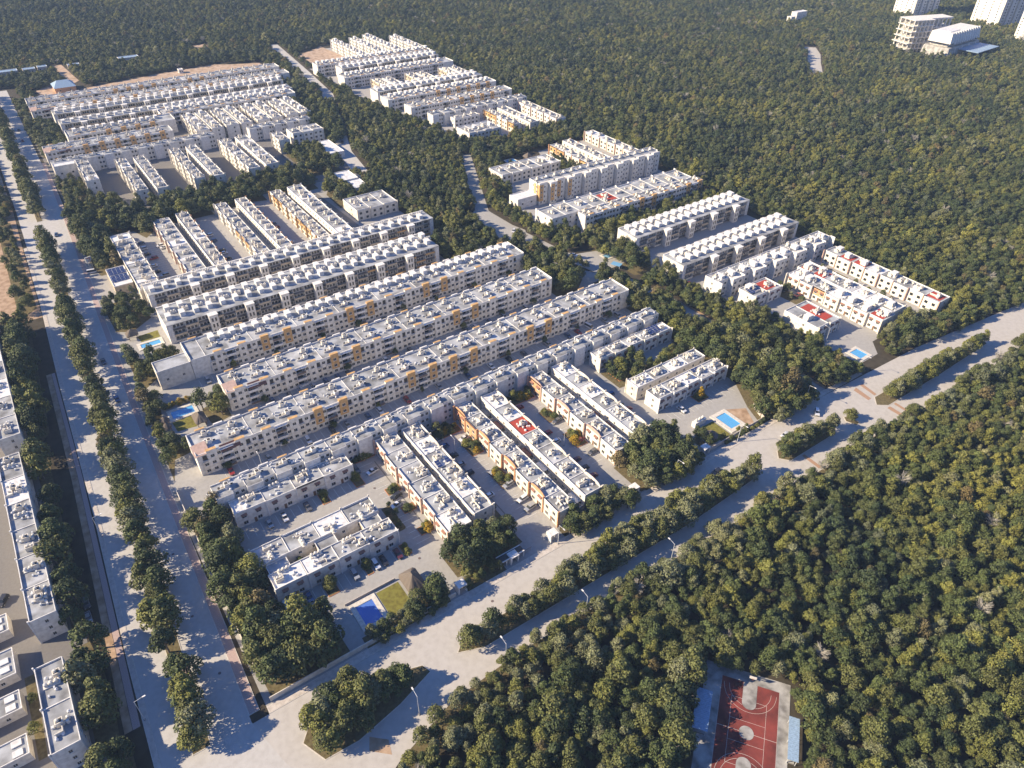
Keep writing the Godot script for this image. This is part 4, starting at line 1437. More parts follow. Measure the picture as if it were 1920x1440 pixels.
func buildings_near() -> void:
	# the long rows of the near estate, from the far one to the near one
	gallery_row("gallery_block", "gallery block that closes the comb of low terraces, orange at its right end", "gallery blocks of the near estate", 28, 178.5, -337, -325, 48.5, 16.4, 132)
	gallery_row("gallery_block", "long gallery block with two lines of stair boxes, second behind the orange panelled rows", "gallery blocks of the near estate", 28, 164, -312.5, -294.3, 47.3, 16.4, 118)
	apartment_row("apartment_row", "three storey row with white stair boxes on its rear half, just before the gallery blocks", "orange panelled apartment rows", 29.5, 196, -278, -263, 45.4, [1, 3, 5], {"boxes": true})
	hut("corner_house", "low end house with a tiled slope on the left of the stair box row", "house", 16.2, 29.3, -271, -263, 8.6, "cream", "roof")
	apartment_row("apartment_row", "middle three storey row, starting right of the pool with the round thatched shelters", "orange panelled apartment rows", 35, 192, -247, -234.3, 44.6, [2, 5], {"tiled": true})
	apartment_row("apartment_row", "longest three storey row with four pairs of orange panels and a tiled left end", "orange panelled apartment rows", 15.2, 215.5, -218, -205.3, 25.3, [2, 4, 5, 7], {"tiled": true})
	spine_row("spine_block", "long white block with blind projecting bays behind the low terraces", "", 14.8, 213, -188.4, -181.4)
	# low terraces in front of it
	terrace("terrace", "two storey white terrace with parking bays, joined to the spine's left end", "", 17.8, 58.4, -181.2, -174.5, "+z", {"unit": 9.5, "wall": "white", "fin": "trim", "step": 0.0, "bulk": [4, 4], "bulkz": 0.86, "backwin": false, "patch": [2], "patchcol": "cream"})
	terrace("terrace", "rear half of the double block with planted courtyards in the near left corner", "double block with courtyards", 16.8, 56.4, -157.8, -150.6, "-z", {"unit": 9.5, "fin": "cream", "step": 0.0, "bulk": [4, 4], "bulkz": 0.8, "bright": [1]})
	terrace("terrace", "front half of the double block with courtyards, behind the pool lawn", "double block with courtyards", 18.2, 57.6, -146, -139.6, "+z", {"unit": 9.5, "fin": "trim", "step": 0.0, "bulk": [4, 4], "bulkz": 0.85, "wall": "white"})
	for q in [22, 37.5, 52.5]:
		hut("link_house", "small link between the halves of the double block, %s" % {22: "at its left end", 37.5: "in its middle", 52.5: "at its right end"}[q], "house", q - 3.2, q + 3.2, -150.4, -146.2, 5.6, "sand", "roof")
	terrace("terrace", "terrace of many small roof domes, first to the right of the near car park", "low terraces", 70.3, 78.6, -181, -129.5, "-x", {"wall": "cream", "fin": "pinkwall", "bulk": [1, 4], "bulkz": 0.75, "step": 0.4})
	terrace("terrace", "terrace with small solar panels and scalloped parapets facing the second car park", "low terraces", 81, 88, -181, -131.6, "+x", {"wall": "white", "fin": "cream", "arch": true, "bulk": [3, 3], "yard": 2.0})
	terrace("terrace", "terrace with the orange front facing the second car park", "low terraces", 104, 110.8, -181, -116.5, "-x", {"wall": "cream", "fin": "apricot", "arch": true, "patch": [0, 1], "patchcol": "apricot", "full": true, "bulk": [3, 3], "yard": 1.8})
	terrace("terrace", "terrace with one bright red roof between two car parks", "low terraces", 115.5, 122.6, -180.5, -117.5, "+x", {"wall": "white", "fin": "cream", "arch": true, "bulk": [3, 3], "red": [4], "redfull": true, "bright": [6, 7], "yard": 2.0})
	terrace("terrace", "terrace with pink awnings and an apricot far end facing the third car park", "low terraces", 138.8, 145.5, -180.6, -127.5, "-x", {"wall": "white", "fin": "pinkwall", "arch": true, "patch": [0], "patchcol": "apricot", "full": true, "bulk": [3, 3], "yard": 2.0})
	terrace("terrace", "last low terrace before the inner drive, with scalloped parapets on its right", "low terraces", 150, 157.4, -180.6, -131, "+x", {"wall": "white", "fin": "cream", "arch": true, "bulk": [3, 3], "yard": 2.0, "bright": [3]})
	terrace("terrace", "cream rear terrace of the right hand pair above the oblong pool", "right hand pair of terraces", 170, 208.6, -156.6, -150.3, "-z", {"wall": "cream", "fin": "cream", "step": 0.0, "bulk": [3, 3], "awn": false})
	terrace("terrace", "front terrace of the right hand pair with brown awnings above dark parking bays", "right hand pair of terraces", 171.6, 210.4, -147.2, -140.2, "+z", {"wall": "white", "fin": "trim", "bulk": [3, 3], "bright": [2]})
	terrace("terrace", "short terrace with a blue solar array at the right end of the long spine", "", 170, 212, -179.6, -173.4, "+z", {"wall": "white", "fin": "cream", "bulk": [1, 3], "awn": true})
	# the comb of low terraces behind the gallery block
	terrace("terrace", "leftmost comb terrace beside the solar roofed hall", "comb terraces", 26.5, 36, -405, -338, "+x", {"unit": 7.4, "bulk": [1, 3], "awn": false, "wall": "cream"})
	terrace("terrace", "second comb terrace, its side to the bright plots", "comb terraces", 50, 58.8, -412.5, -338, "-x", {"unit": 7.4, "bulk": [1, 4], "wall": "cream", "fin": "pinkwall", "awn": false, "bright": [4]})
	terrace("terrace", "third comb terrace, back to back with the second", "comb terraces", 62.8, 69, -415, -338, "+x", {"unit": 7.4, "bulk": [1, 1], "wall": "white", "fin": "apricot", "awn": false})
	terrace("terrace", "fourth comb terrace with an orange strip along its garden side", "comb terraces", 85, 91.4, -415.5, -338, "-x", {"unit": 7.4, "bulk": [3, 1], "wall": "white", "fin": "cream", "patch": [5, 6, 7], "patchcol": "orange", "awn": false})
	terrace("terrace", "fifth comb terrace, back to back with the orange stripped one", "comb terraces", 97, 103.4, -416.5, -338, "+x", {"unit": 7.4, "bulk": [1, 1], "wall": "white", "fin": "apricot", "awn": false})
	terrace("terrace", "sixth comb terrace with long orange fronts", "comb terraces", 118, 124.5, -416, -338, "-x", {"unit": 7.4, "bulk": [3, 1], "wall": "cream", "fin": "orange", "patch": [1, 2, 6, 7, 8], "patchcol": "orange", "awn": false})
	terrace("terrace", "last and highest comb terrace beside the inner road", "comb terraces", 127, 135.4, -410, -336.5, "+x", {"unit": 7.4, "fl": 3, "bulk": [1, 3], "wall": "white", "fin": "trim", "awn": false})
	terrace("terrace", "separate cream house block right of the inner road, before the far woodland", "", 149.8, 175.5, -381.8, -362.5, "+z", {"unit": 8.6, "fl": 2, "bulk": [3, 1], "wall": "cream", "fin": "cream"})
	hut("club_house", "flat white club house beside the bend of the pale road", "hall", 163.5, 174, -427, -412, 4.4, "white", "roofwhite")
	hut("club_house", "lower wing of the white club house", "hall", 165.5, 174.5, -411.8, -398.5, 3.8, "white", "roofwhite")
	hut("hall", "low hall with two solar arrays on its roof beside the avenue", "hall", 17.4, 26, -372, -351.5, 4.4, "sand", "roofwhite")
	solar("rear solar array on the low hall by the avenue", 21.7, 4.9, -366.5, 4, 5)
	solar("front solar array on the low hall by the avenue", 21.7, 4.9, -358.5, 4, 5)
	solar("blue solar panels on the right hand roof of the spine's end terrace", 203.5, 7.1, -176.6, 4, 4)
	solar("left pair of small solar panels on the scalloped terrace", 82.9, 6.9, -157.4, 1, 3)
	solar("right pair of small solar panels on the scalloped terrace", 86.6, 6.9, -157.4, 1, 2)
	solar("small solar panels on the right hand pair of terraces", 197, 6.9, -145.4, 2, 2)
	# left of the avenue
	terrace("apartment_strip", "three storey white strip left of the avenue, the longest and farthest of three", "white strips left of the avenue", -39, -32.2, -345, -252, "-x", {"fl": 3, "unit": 13, "step": 0.0, "fin": "trim", "wall": "white", "bulk": [4, 3], "awn": false, "backwin": true})
	terrace("apartment_strip", "three storey white strip left of the avenue, the middle one of three", "white strips left of the avenue", -40.4, -33.8, -241.5, -165, "-x", {"fl": 3, "unit": 13, "step": 0.0, "fin": "trim", "wall": "white", "bulk": [4, 3], "awn": false})
	terrace("apartment_strip", "short three storey white strip in the bottom left corner", "white strips left of the avenue", -41.2, -34.8, -149.2, -123, "-x", {"fl": 3, "unit": 13, "step": 0.0, "fin": "trim", "wall": "white", "bulk": [4, 3], "awn": false})
	var cut := [[-178, -171.6, "first"], [-165, -156, "second"], [-150.5, -144.5, "third"], [-136.8, -131, "nearest"]]
	for q in cut:
		hut("flat_roofed_house", "low cream house with a flat roof at the left edge, %s of four" % q[2], "house", -60, -46.6, q[0], q[1], 3.2, "cream", "roof")
		var sky := thing("skylight_frame", "pair of pale skylight slabs on the %s flat roofed house at the left edge" % q[2], "skylight", Vector3(-49.6, 3.25, (q[0] + q[1]) / 2))
		for dz in [-1.4, 1.4]:
			var kb := MB.new()
			kb.box(M.roofwhite, -1.1, 0, -0.9, 1.1, 0.35, 0.9)
			part(sky, "slab", kb.mesh(), Vector3(0.6, 0, dz))
	wall_line("estate_wall", "cream boundary wall of the near estate along the avenue", "wall", [5.2, -124, 5.6, -203], 2.2, M.cream)
	wall_line("estate_wall", "cream boundary wall of the near estate along the boulevard", "wall", [5.4, -112.6, 62, -112.6], 2.0, M.cream)
	wall_line("estate_wall", "boundary wall behind the oblong pool", "wall", [172, -113, 203, -113.4, 206, -121], 1.8, M.walk)
	wall_line("estate_wall", "low wall around the pool lawn of the near left corner", "wall", [33.5, -128.2, 50, -128.2], 0.9, M.walk)

func buildings_right() -> void:
	gallery_row("gallery_block", "gallery block behind the entrance with the thatched shelter, rear one of the right estate", "gallery blocks of the right estate", 256, 347, -258, -243, 277.4, 18.5)
	gallery_row("gallery_block", "gallery block in the middle of the right estate with three white stair towers", "gallery blocks of the right estate", 254.5, 346, -222, -207.5, 275.2, 18.5)
	terrace("gallery_block", "narrow three storey block with white stepped houses, beside the red roofs", "gallery blocks of the right estate", 256, 345, -194.5, -186.5, "+z", {"fl": 3, "unit": 8.2, "step": 2.6, "wall": "white", "fin": "trim", "bulk": [0, 0], "awn": false, "bulkz": 0.3})
	terrace("terrace", "white terrace with red roof patches at its ends, along the forest", "red roofed terraces", 334, 343, -181, -117.5, "-x", {"unit": 7.5, "step": 0.8, "wall": "white", "fin": "pinkwall", "bulk": [1, 3], "red": [1, 2, 7], "bright": [3]})
	terrace("terrace", "left half of the wide terrace with the large red roof", "red roofed terraces", 296.6, 306, -176, -123.5, "-x", {"unit": 7.2, "step": 0.9, "wall": "white", "fin": "cream", "bulk": [3, 1], "bright": [0, 3], "patch": [2], "patchcol": "apricot", "red": [6]})
	terrace("terrace", "right half of the wide terrace with the large red roof", "red roofed terraces", 307, 316.6, -178, -125, "+x", {"unit": 7.2, "step": 0.9, "wall": "white", "fin": "cream", "bulk": [1, 3], "red": [5, 6], "bright": [2]})
	terrace("terrace", "small block with solar panels and a red roof end beside the woodland", "red roofed terraces", 264.5, 284, -180, -170.2, "+z", {"unit": 9, "wall": "white", "fin": "cream", "bulk": [3, 1], "red": [1]})
	terrace("terrace", "grey roofed block of small courts above the turquoise pool", "red roofed terraces", 266.5, 282.5, -154.6, -136.4, "+z", {"unit": 8, "wall": "white", "fin": "cream", "bulk": [1, 3], "red": [1]})
	solar("dark solar panels on the small block beside the woodland", 268.5, 7.0, -175, 4, 4)
	# the white estate behind
	apartment_row("apartment_row", "row with orange panels before the block of white roof modules", "", 250.6, 346, -286, -279.2, 260, [2, 4])
	terrace("module_block", "white roof modules behind the orange panelled row of the right estate", "", 233, 344, -301, -287, "-z", {"fl": 3, "unit": 9.8, "step": 1.2, "wall": "white", "fin": "trim", "bulk": [3, 1], "awn": false, "red": [6]})
	bay_block("bay_block", "tall white block of narrow bays with a yellow orange left end", 250.5, 351, -332.6, -322.4, 13.2, 4)
	hut("house", "low white house left of the tall block with orange bays", "house", 236, 250, -333, -324, 6.2, "white", "roofwhite")
	terrace("terrace", "wide two storey block below the blue pool of the middle estate", "", 249.5, 296.4, -375.6, -360.4, "+z", {"unit": 8, "wall": "cream", "fin": "trim", "bulk": [1, 3]})
	terrace("terrace", "orange fronted terrace, left of three running back from the tall block", "terraces of the middle estate", 309, 315.6, -388, -346, "-x", {"unit": 8.4, "wall": "cream", "fin": "apricot", "patch": [0, 1, 4], "patchcol": "orange", "bulk": [3, 3]})
	terrace("terrace", "cream backed terrace, middle one of three running back from the tall block", "terraces of the middle estate", 322, 329, -390, -346, "+x", {"unit": 8.4, "wall": "cream", "fin": "apricot", "bulk": [3, 1]})
	terrace("terrace", "terrace along the forest, right one of three running back from the tall block", "terraces of the middle estate", 348, 355.5, -396, -346, "-x", {"unit": 8.4, "wall": "cream", "fin": "pinkwall", "bulk": [1, 3]})
	# the far white estate
	spine_row("spine_block", "far white block with blind bays before the next estate's woodland", "", 269.5, 358.5, -490, -481.5)
	terrace("terrace", "low white terrace in front of the far white bayed block, left part", "far estate terraces", 283, 305, -478.5, -472.5, "+z", {"unit": 8, "bulk": [1, 3]})
	terrace("terrace", "small block with crowded roof boxes above the pale thatched shelter", "far estate terraces", 274.5, 302, -456, -438.6, "+z", {"unit": 7.5, "bulk": [1, 0]})
	terrace("terrace", "far terrace with orange fronts beside the woodland shelter", "far estate terraces", 314, 320.4, -477.5, -438, "-x", {"unit": 8, "wall": "cream", "fin": "orange", "patch": [0, 1, 4], "patchcol": "orange", "bulk": [3, 3]})
	terrace("terrace", "far long cream wall terrace, middle of three", "far estate terraces", 326, 334, -478, -434, "+x", {"unit": 8, "wall": "cream", "bulk": [1, 1]})
	terrace("terrace", "far terrace with pink fronts along the forest", "far estate terraces", 348.5, 357, -480, -430, "-x", {"unit": 8, "wall": "white", "fin": "pinkwall", "bulk": [1, 3]})
	apartment_row("apartment_row", "far row with orange panels, nearest the bayed block of the far estate", "far panelled rows", 264, 359.6, -517, -505.5, 276, [2, 3])
	apartment_row("apartment_row", "far row with orange panels and roof boxes, second of the far estate", "far panelled rows", 258, 362, -546, -532.5, 270, [2, 3, 4], {"boxes": true})
	gallery_row("gallery_block", "far gallery block with white wings standing behind it", "far gallery blocks", 261, 363.5, -570.5, -556.5, 280, 18.5)
	for q in [[274, "left"], [307, "middle"], [341, "right"]]:
		terrace("wing", "cream wing running back from the far gallery block, %s of three" % q[1], "wings of the far gallery block", q[0], q[0] + 7.5, -594, -571, "-x", {"fl": 3, "unit": 7.6, "wall": "sand", "fin": "cream", "bulk": [1, 3], "awn": false})
		terrace("wing", "white wing standing beside the cream one, %s of three" % q[1], "wings of the far gallery block", q[0] + 9.5, q[0] + 17, -593, -571, "+x", {"fl": 3, "unit": 7.6, "wall": "cream", "fin": "cream", "bulk": [1, 3], "awn": false})
	apartment_row("apartment_row", "white row of the far estate without panels", "far white rows", 256, 366, -624, -609.5, 268, [], {"boxes": true})
	gallery_row("gallery_block", "far gallery block, last but one of the far estate", "far gallery blocks", 267, 367, -653, -638.5, 285, 18.5)
	apartment_row("apartment_row", "last long row of the far estate, below its wings", "far white rows", 252.5, 370, -671.5, -659.5, 262, [], {"boxes": true})
	for q in [[303.8, -746, 6.6, "first from the left"], [323.6, -744, 7.5, "second from the left"], [341, -749, 7.5, "third from the left"], [363, -731, 8.6, "last, along the forest"]]:
		terrace("wing", "white wing at the far end of the far estate, %s" % q[3], "farthest wings", q[0], q[0] + q[2], q[1], -672.5, "-x", {"fl": 3, "unit": 7.6, "wall": "white", "fin": "trim", "bulk": [0, 1], "awn": false})

func buildings_far() -> void:
	spine_row("spine_block", "white bayed block of the far left estate, left of its low wings", "", 17.5, 120, -533, -526.5)
	spine_row("spine_block", "white bayed block of the far left estate, right of its low wings", "", 143.5, 190, -531, -524.6)
	hut("house", "white three storey house at the left corner of the far left estate", "house", 17.6, 31, -526.4, -520, 9.2, "white", "roofwhite")
	var d := [[30.6, 37.5, -522, -484.5, "-x", "first, next to the avenue"], [52.2, 58.2, -512, -452.5, "-x", "second"], [62.5, 68.8, -511, -450, "+x", "third"], [85.6, 91.5, -513, -453, "-x", "fourth"], [96, 102.6, -513, -451, "+x", "fifth"], [118.4, 125.2, -513, -450.5, "-x", "sixth"], [129.6, 137.6, -514, -452, "+x", "seventh"], [153.2, 160.2, -507, -490, "-x", "eighth and shortest"]]
	for q in d:
		terrace("terrace", "white three storey wing of the far left estate, %s from the avenue" % q[5].get_slice(" and", 0) if q[5] != "first, next to the avenue" else "white three storey wing of the far left estate next to the avenue", "wings of the far left estate", q[0], q[1], q[2], q[3], q[4], {"fl": 3, "unit": 8.8, "wall": "white", "fin": "cream", "bulk": [3, 4], "awn": false})
	terrace("terrace", "white block with flat bright roof at the right of the far left estate", "", 165.5, 188, -511, -498, "+z", {"fl": 3, "unit": 8, "wall": "white", "bulk": [1, 4], "awn": false})
	hut("gate_house", "flat roofed white hall below the far left estate's right corner", "hall", 176, 187, -488, -461, 4.2, "white", "roofwhite")
	apartment_row("apartment_row", "orange panelled row of the far left estate, the one nearest the bayed block", "far left panelled rows", 17.1, 98, -563.5, -551, 27, [1, 2, 3], {"tiled": true})
	apartment_row("apartment_row", "orange panelled row with stair boxes, second of the far left estate", "far left panelled rows", 34.5, 106, -590, -575.5, 46, [1, 2, 3], {"boxes": true})
	for q in [[112, "first"], [133, "second"], [156, "third"], [178, "fourth"]]:
		terrace("terrace", "low wing in the far left estate's right part, %s from the left" % q[1], "right wings of the far left estate", q[0], q[0] + 8.5, -582, -540, "-x", {"fl": 3, "unit": 7.2, "wall": "white", "fin": "cream", "bulk": [0, 1], "awn": false})
		terrace("terrace", "low wing right of the %s in the far left estate's right part" % q[1], "right wings of the far left estate", q[0] + 10, q[0] + 17.5, -583, -540, "+x", {"fl": 3, "unit": 7.2, "wall": "white", "fin": "cream", "bulk": [1, 0], "awn": false})
	apartment_row("apartment_row", "white stepped row above the right wings of the far left estate", "", 100, 204.5, -605, -591.5, 112, [], {"boxes": true})
	gallery_row("gallery_block", "gallery block of the far left estate, nearer of two", "far left gallery blocks", 34.7, 208, -619, -606, 50, 16.4)
	gallery_row("gallery_block", "gallery block of the far left estate, farther of two", "far left gallery blocks", 34.2, 210, -646, -632.8, 50, 16.4)
	apartment_row("apartment_row", "orange panelled row, last but one of the far left estate", "far left panelled rows", 21.8, 223, -664, -651.5, 32, [2, 3, 5, 6], {"tiled": true})
	apartment_row("apartment_row", "orange panelled row at the very back of the far left estate", "far left panelled rows", 22, 223, -688, -676, 32, [3, 4, 6])
	# farm buildings and sheds at the edge of the forest
	hut("blue_roofed_house", "house with a blue hipped roof on the pale plot by the avenue", "house", 47, 63, -745, -727, 4.2, "apricot", "metalblue", true)
	for q in [[14, 29, -816, -808, "leftmost"], [33, 43, -814, -807, "second from the left"], [45, 53, -817, -810, "third from the left"], [69, 79, -809, -804, "fourth from the left"], [113, 131, -812, -804, "rightmost"]]:
		hut("shed", "pale metal roofed shed at the forest edge beyond the bare plots, %s" % q[4], "shed", q[0], q[1], q[2], q[3], 3.6, "walk", "metalblue")
	hut("shed", "small white hut on the long bare plots", "shed", 150, 154, -742, -737, 3, "white", "roofwhite")
	# towers beyond the forest at the top right
	tower("white apartment tower beyond the forest, left of three", 985, 1022, -548, -512, 66)
	tower("white apartment tower beyond the forest, middle of three", 1012, 1052, -462, -420, 64)
	tower("white apartment tower beyond the forest, cut off by the right edge", 972, 1009, -388, -356, 58)
	frame_building()
	terraced_building()
	hut("podium", "low white annex at the foot of the right tower", "hall", 955, 984, -372, -340, 9, "white", "roofwhite")
	hut("podium", "flat concrete hall between the towers and the concrete frame", "hall", 905, 940, -470, -452, 9, "concrete", "concrete")
	hut("shed", "white roofed hall alone in the far forest", "hall", 842, 862, -592, -584, 9, "white", "roofwhite")
	hut("shed", "small white shed left of the hall in the far forest", "shed", 818, 826, -580, -574, 8, "white", "roofwhite")

func tower(label: String, x0: float, x1: float, z0: float, z1: float, h: float) -> void:
	var o := thing("apartment_tower", label, "tower", Vector3((x0 + x1) / 2, 0, z1), 0.0, "white towers beyond the forest")
	o.rotation.y = -0.35
	var L := x1 - x0
	var D := z1 - z0
	var b := MB.new()
	b.box(M.white, -L / 2 + 1, 0, -D, L / 2, h - 3, -1.6)
	part(o, "wall", b.mesh())
	var spots := []
	for face in [0.0, -PI / 2]:
		var len := L if face == 0.0 else D
		for k in 4:
			var u := len / 4
			var c := -len / 2 + (k + 0.5) * u
			var fb := MB.new()
			fb.box(M.trim if k % 2 else M.white, -u * 0.36, 0, -2.2, u * 0.36, h - (0 if k % 2 else 2.0), 0.0)
			var at := Vector3(c, 0, 0) if face == 0.0 else Vector3(-L / 2 + 0.8, 0, -D / 2 + c)
			part(o, "bay", fb.mesh(), at, face)
			for f in int(h / 3.1) - 1:
				if face == 0.0: spots.append([c + u * 0.1, f * 3.1 + 2, 0.0, 0.0])
				else: spots.append([-L / 2 + 0.8, f * 3.1 + 2, -D / 2 + c - u * 0.1, face])
				if face == 0.0: spots.append([c + u * 0.5, f * 3.1 + 2, -1.6, 0.0])
	put_windows(o, spots, 1.3, 1.5, false)
	var g := MB.new()
	for f in int(h / 3.1):
		g.box(M.bluewall, L / 2, f * 3.1 + 0.9, -D + 1, L / 2 + 0.3, f * 3.1 + 2.9, -2, true)
		g.box(M.trim, L / 2, f * 3.1, -D + 0.5, L / 2 + 1.3, f * 3.1 + 0.9, -1.7, true)
	part(o, "balconies", g.mesh())
	roof_sheet(o, M.roof, -L / 2 + 1.1, -D, L / 2, -1.6, h - 2.98)

func frame_building() -> void:
	var o := thing("concrete_frame", "unfinished concrete frame of six open floors at the forest edge", "building shell", Vector3(818, 0, -422), -0.3)
	for f in 6:
		var b := MB.new()
		var w := 16.0 - f * 0.6
		b.box(M.white, -w, f * 5.4 + 4.2, -11, w, f * 5.4 + 4.8, 11, true)
		part(o, "floor_slab", b.mesh())
	for x in 6:
		for z in 4:
			var b := MB.new()
			b.box(M.white, -0.45, 0, -0.45, 0.45, 31.5, 0.45)
			part(o, "column", b.mesh(), Vector3(-12 + x * 4.8, 0, -9.8 + z * 6.5))
	var w2 := MB.new()
	w2.box(M.white, -2, 4.8, -6, 6, 31, -3)
	w2.box(M.trim, -13, 27, -11.2, 12, 31, -10.9)
	part(o, "core_wall", w2.mesh())
	var p := thing("concrete_frame", "long open concrete hall behind the unfinished frame", "building shell", Vector3(862, 0, -432), -0.3)
	for f in 3:
		var b := MB.new()
		b.box(M.white, -24, f * 9 + 8, -8, 24, f * 9 + 9.4, 8, true)
		part(p, "floor_slab", b.mesh())
	for x in 9:
		var b := MB.new()
		b.box(M.white, -0.8, 0, -0.8, 0.8, 27, 0.8)
		part(p, "column", b.mesh(), Vector3(-22 + x * 5.5, 0, 6.6))
	var bw := MB.new()
	bw.box(M.white, -23.5, 0, -7.4, 23.5, 26.5, -5)
	part(p, "rear_wall", bw.mesh())

func terraced_building() -> void:
	var o := thing("terraced_hall", "pale building of two leaning tiers with a ribbed side and low blue grey roof", "building", Vector3(842, 0, -391), 0.06)
	var tiers := [[0.0, 12.0, 34.0, 13.0, "palecrete"], [14.0, 25.0, 31.0, 10.5, "white"]]
	for t in tiers:
		var b := MB.new()
		var f := b.g(M[t[4]])
		var w: float = t[2]
		var d: float = t[3]
		var y0: float = t[0]
		var y1: float = t[1]
		var a := Vector3(-w - 3, y0 + 2, d + 2)
		var c := Vector3(w, y0 + 2, d + 2)
		f.quad(a, c, Vector3(w, y1, d), Vector3(-w, y1, d))
		f.quad(Vector3(-w - 3, y0 + 2, -d), a, Vector3(-w, y1, d), Vector3(-w, y1, -d))
		f.quad(c, Vector3(w, y0 + 2, -d), Vector3(w, y1, -d), Vector3(w, y1, d))
		f.quad(Vector3(w, y0 + 2, -d), Vector3(-w - 3, y0 + 2, -d), Vector3(-w, y1, -d), Vector3(w, y1, -d))
		f.quad(Vector3(-w, y1, d), Vector3(w, y1, d), Vector3(w, y1, -d), Vector3(-w, y1, -d))
		part(o, "tier", b.mesh())
	var core := MB.new()
	core.box(M.palecrete, -30, 0, -9, 31, 15, 9)
	part(o, "core_wall", core.mesh())
	var top := MB.new()
	top.box(M.roofwhite, -26, 25.05, -8, -6, 25.5, 6)
	part(o, "bright_roof", top.mesh())
	for k in 11:
		var b := MB.new()
		b.tube(M.trim, Vector3(-24 + k * 5.2, 15, 13.2), Vector3(-24 + k * 5.2, 26, 10.6), 0.9, 0.7, 6)
		part(o, "rib", b.mesh())
	var lr := MB.new()
	lr.box(M.metalblue, -14, 9, 13.5, 34, 9.6, 34, true)
	part(o, "low_roof", lr.mesh())

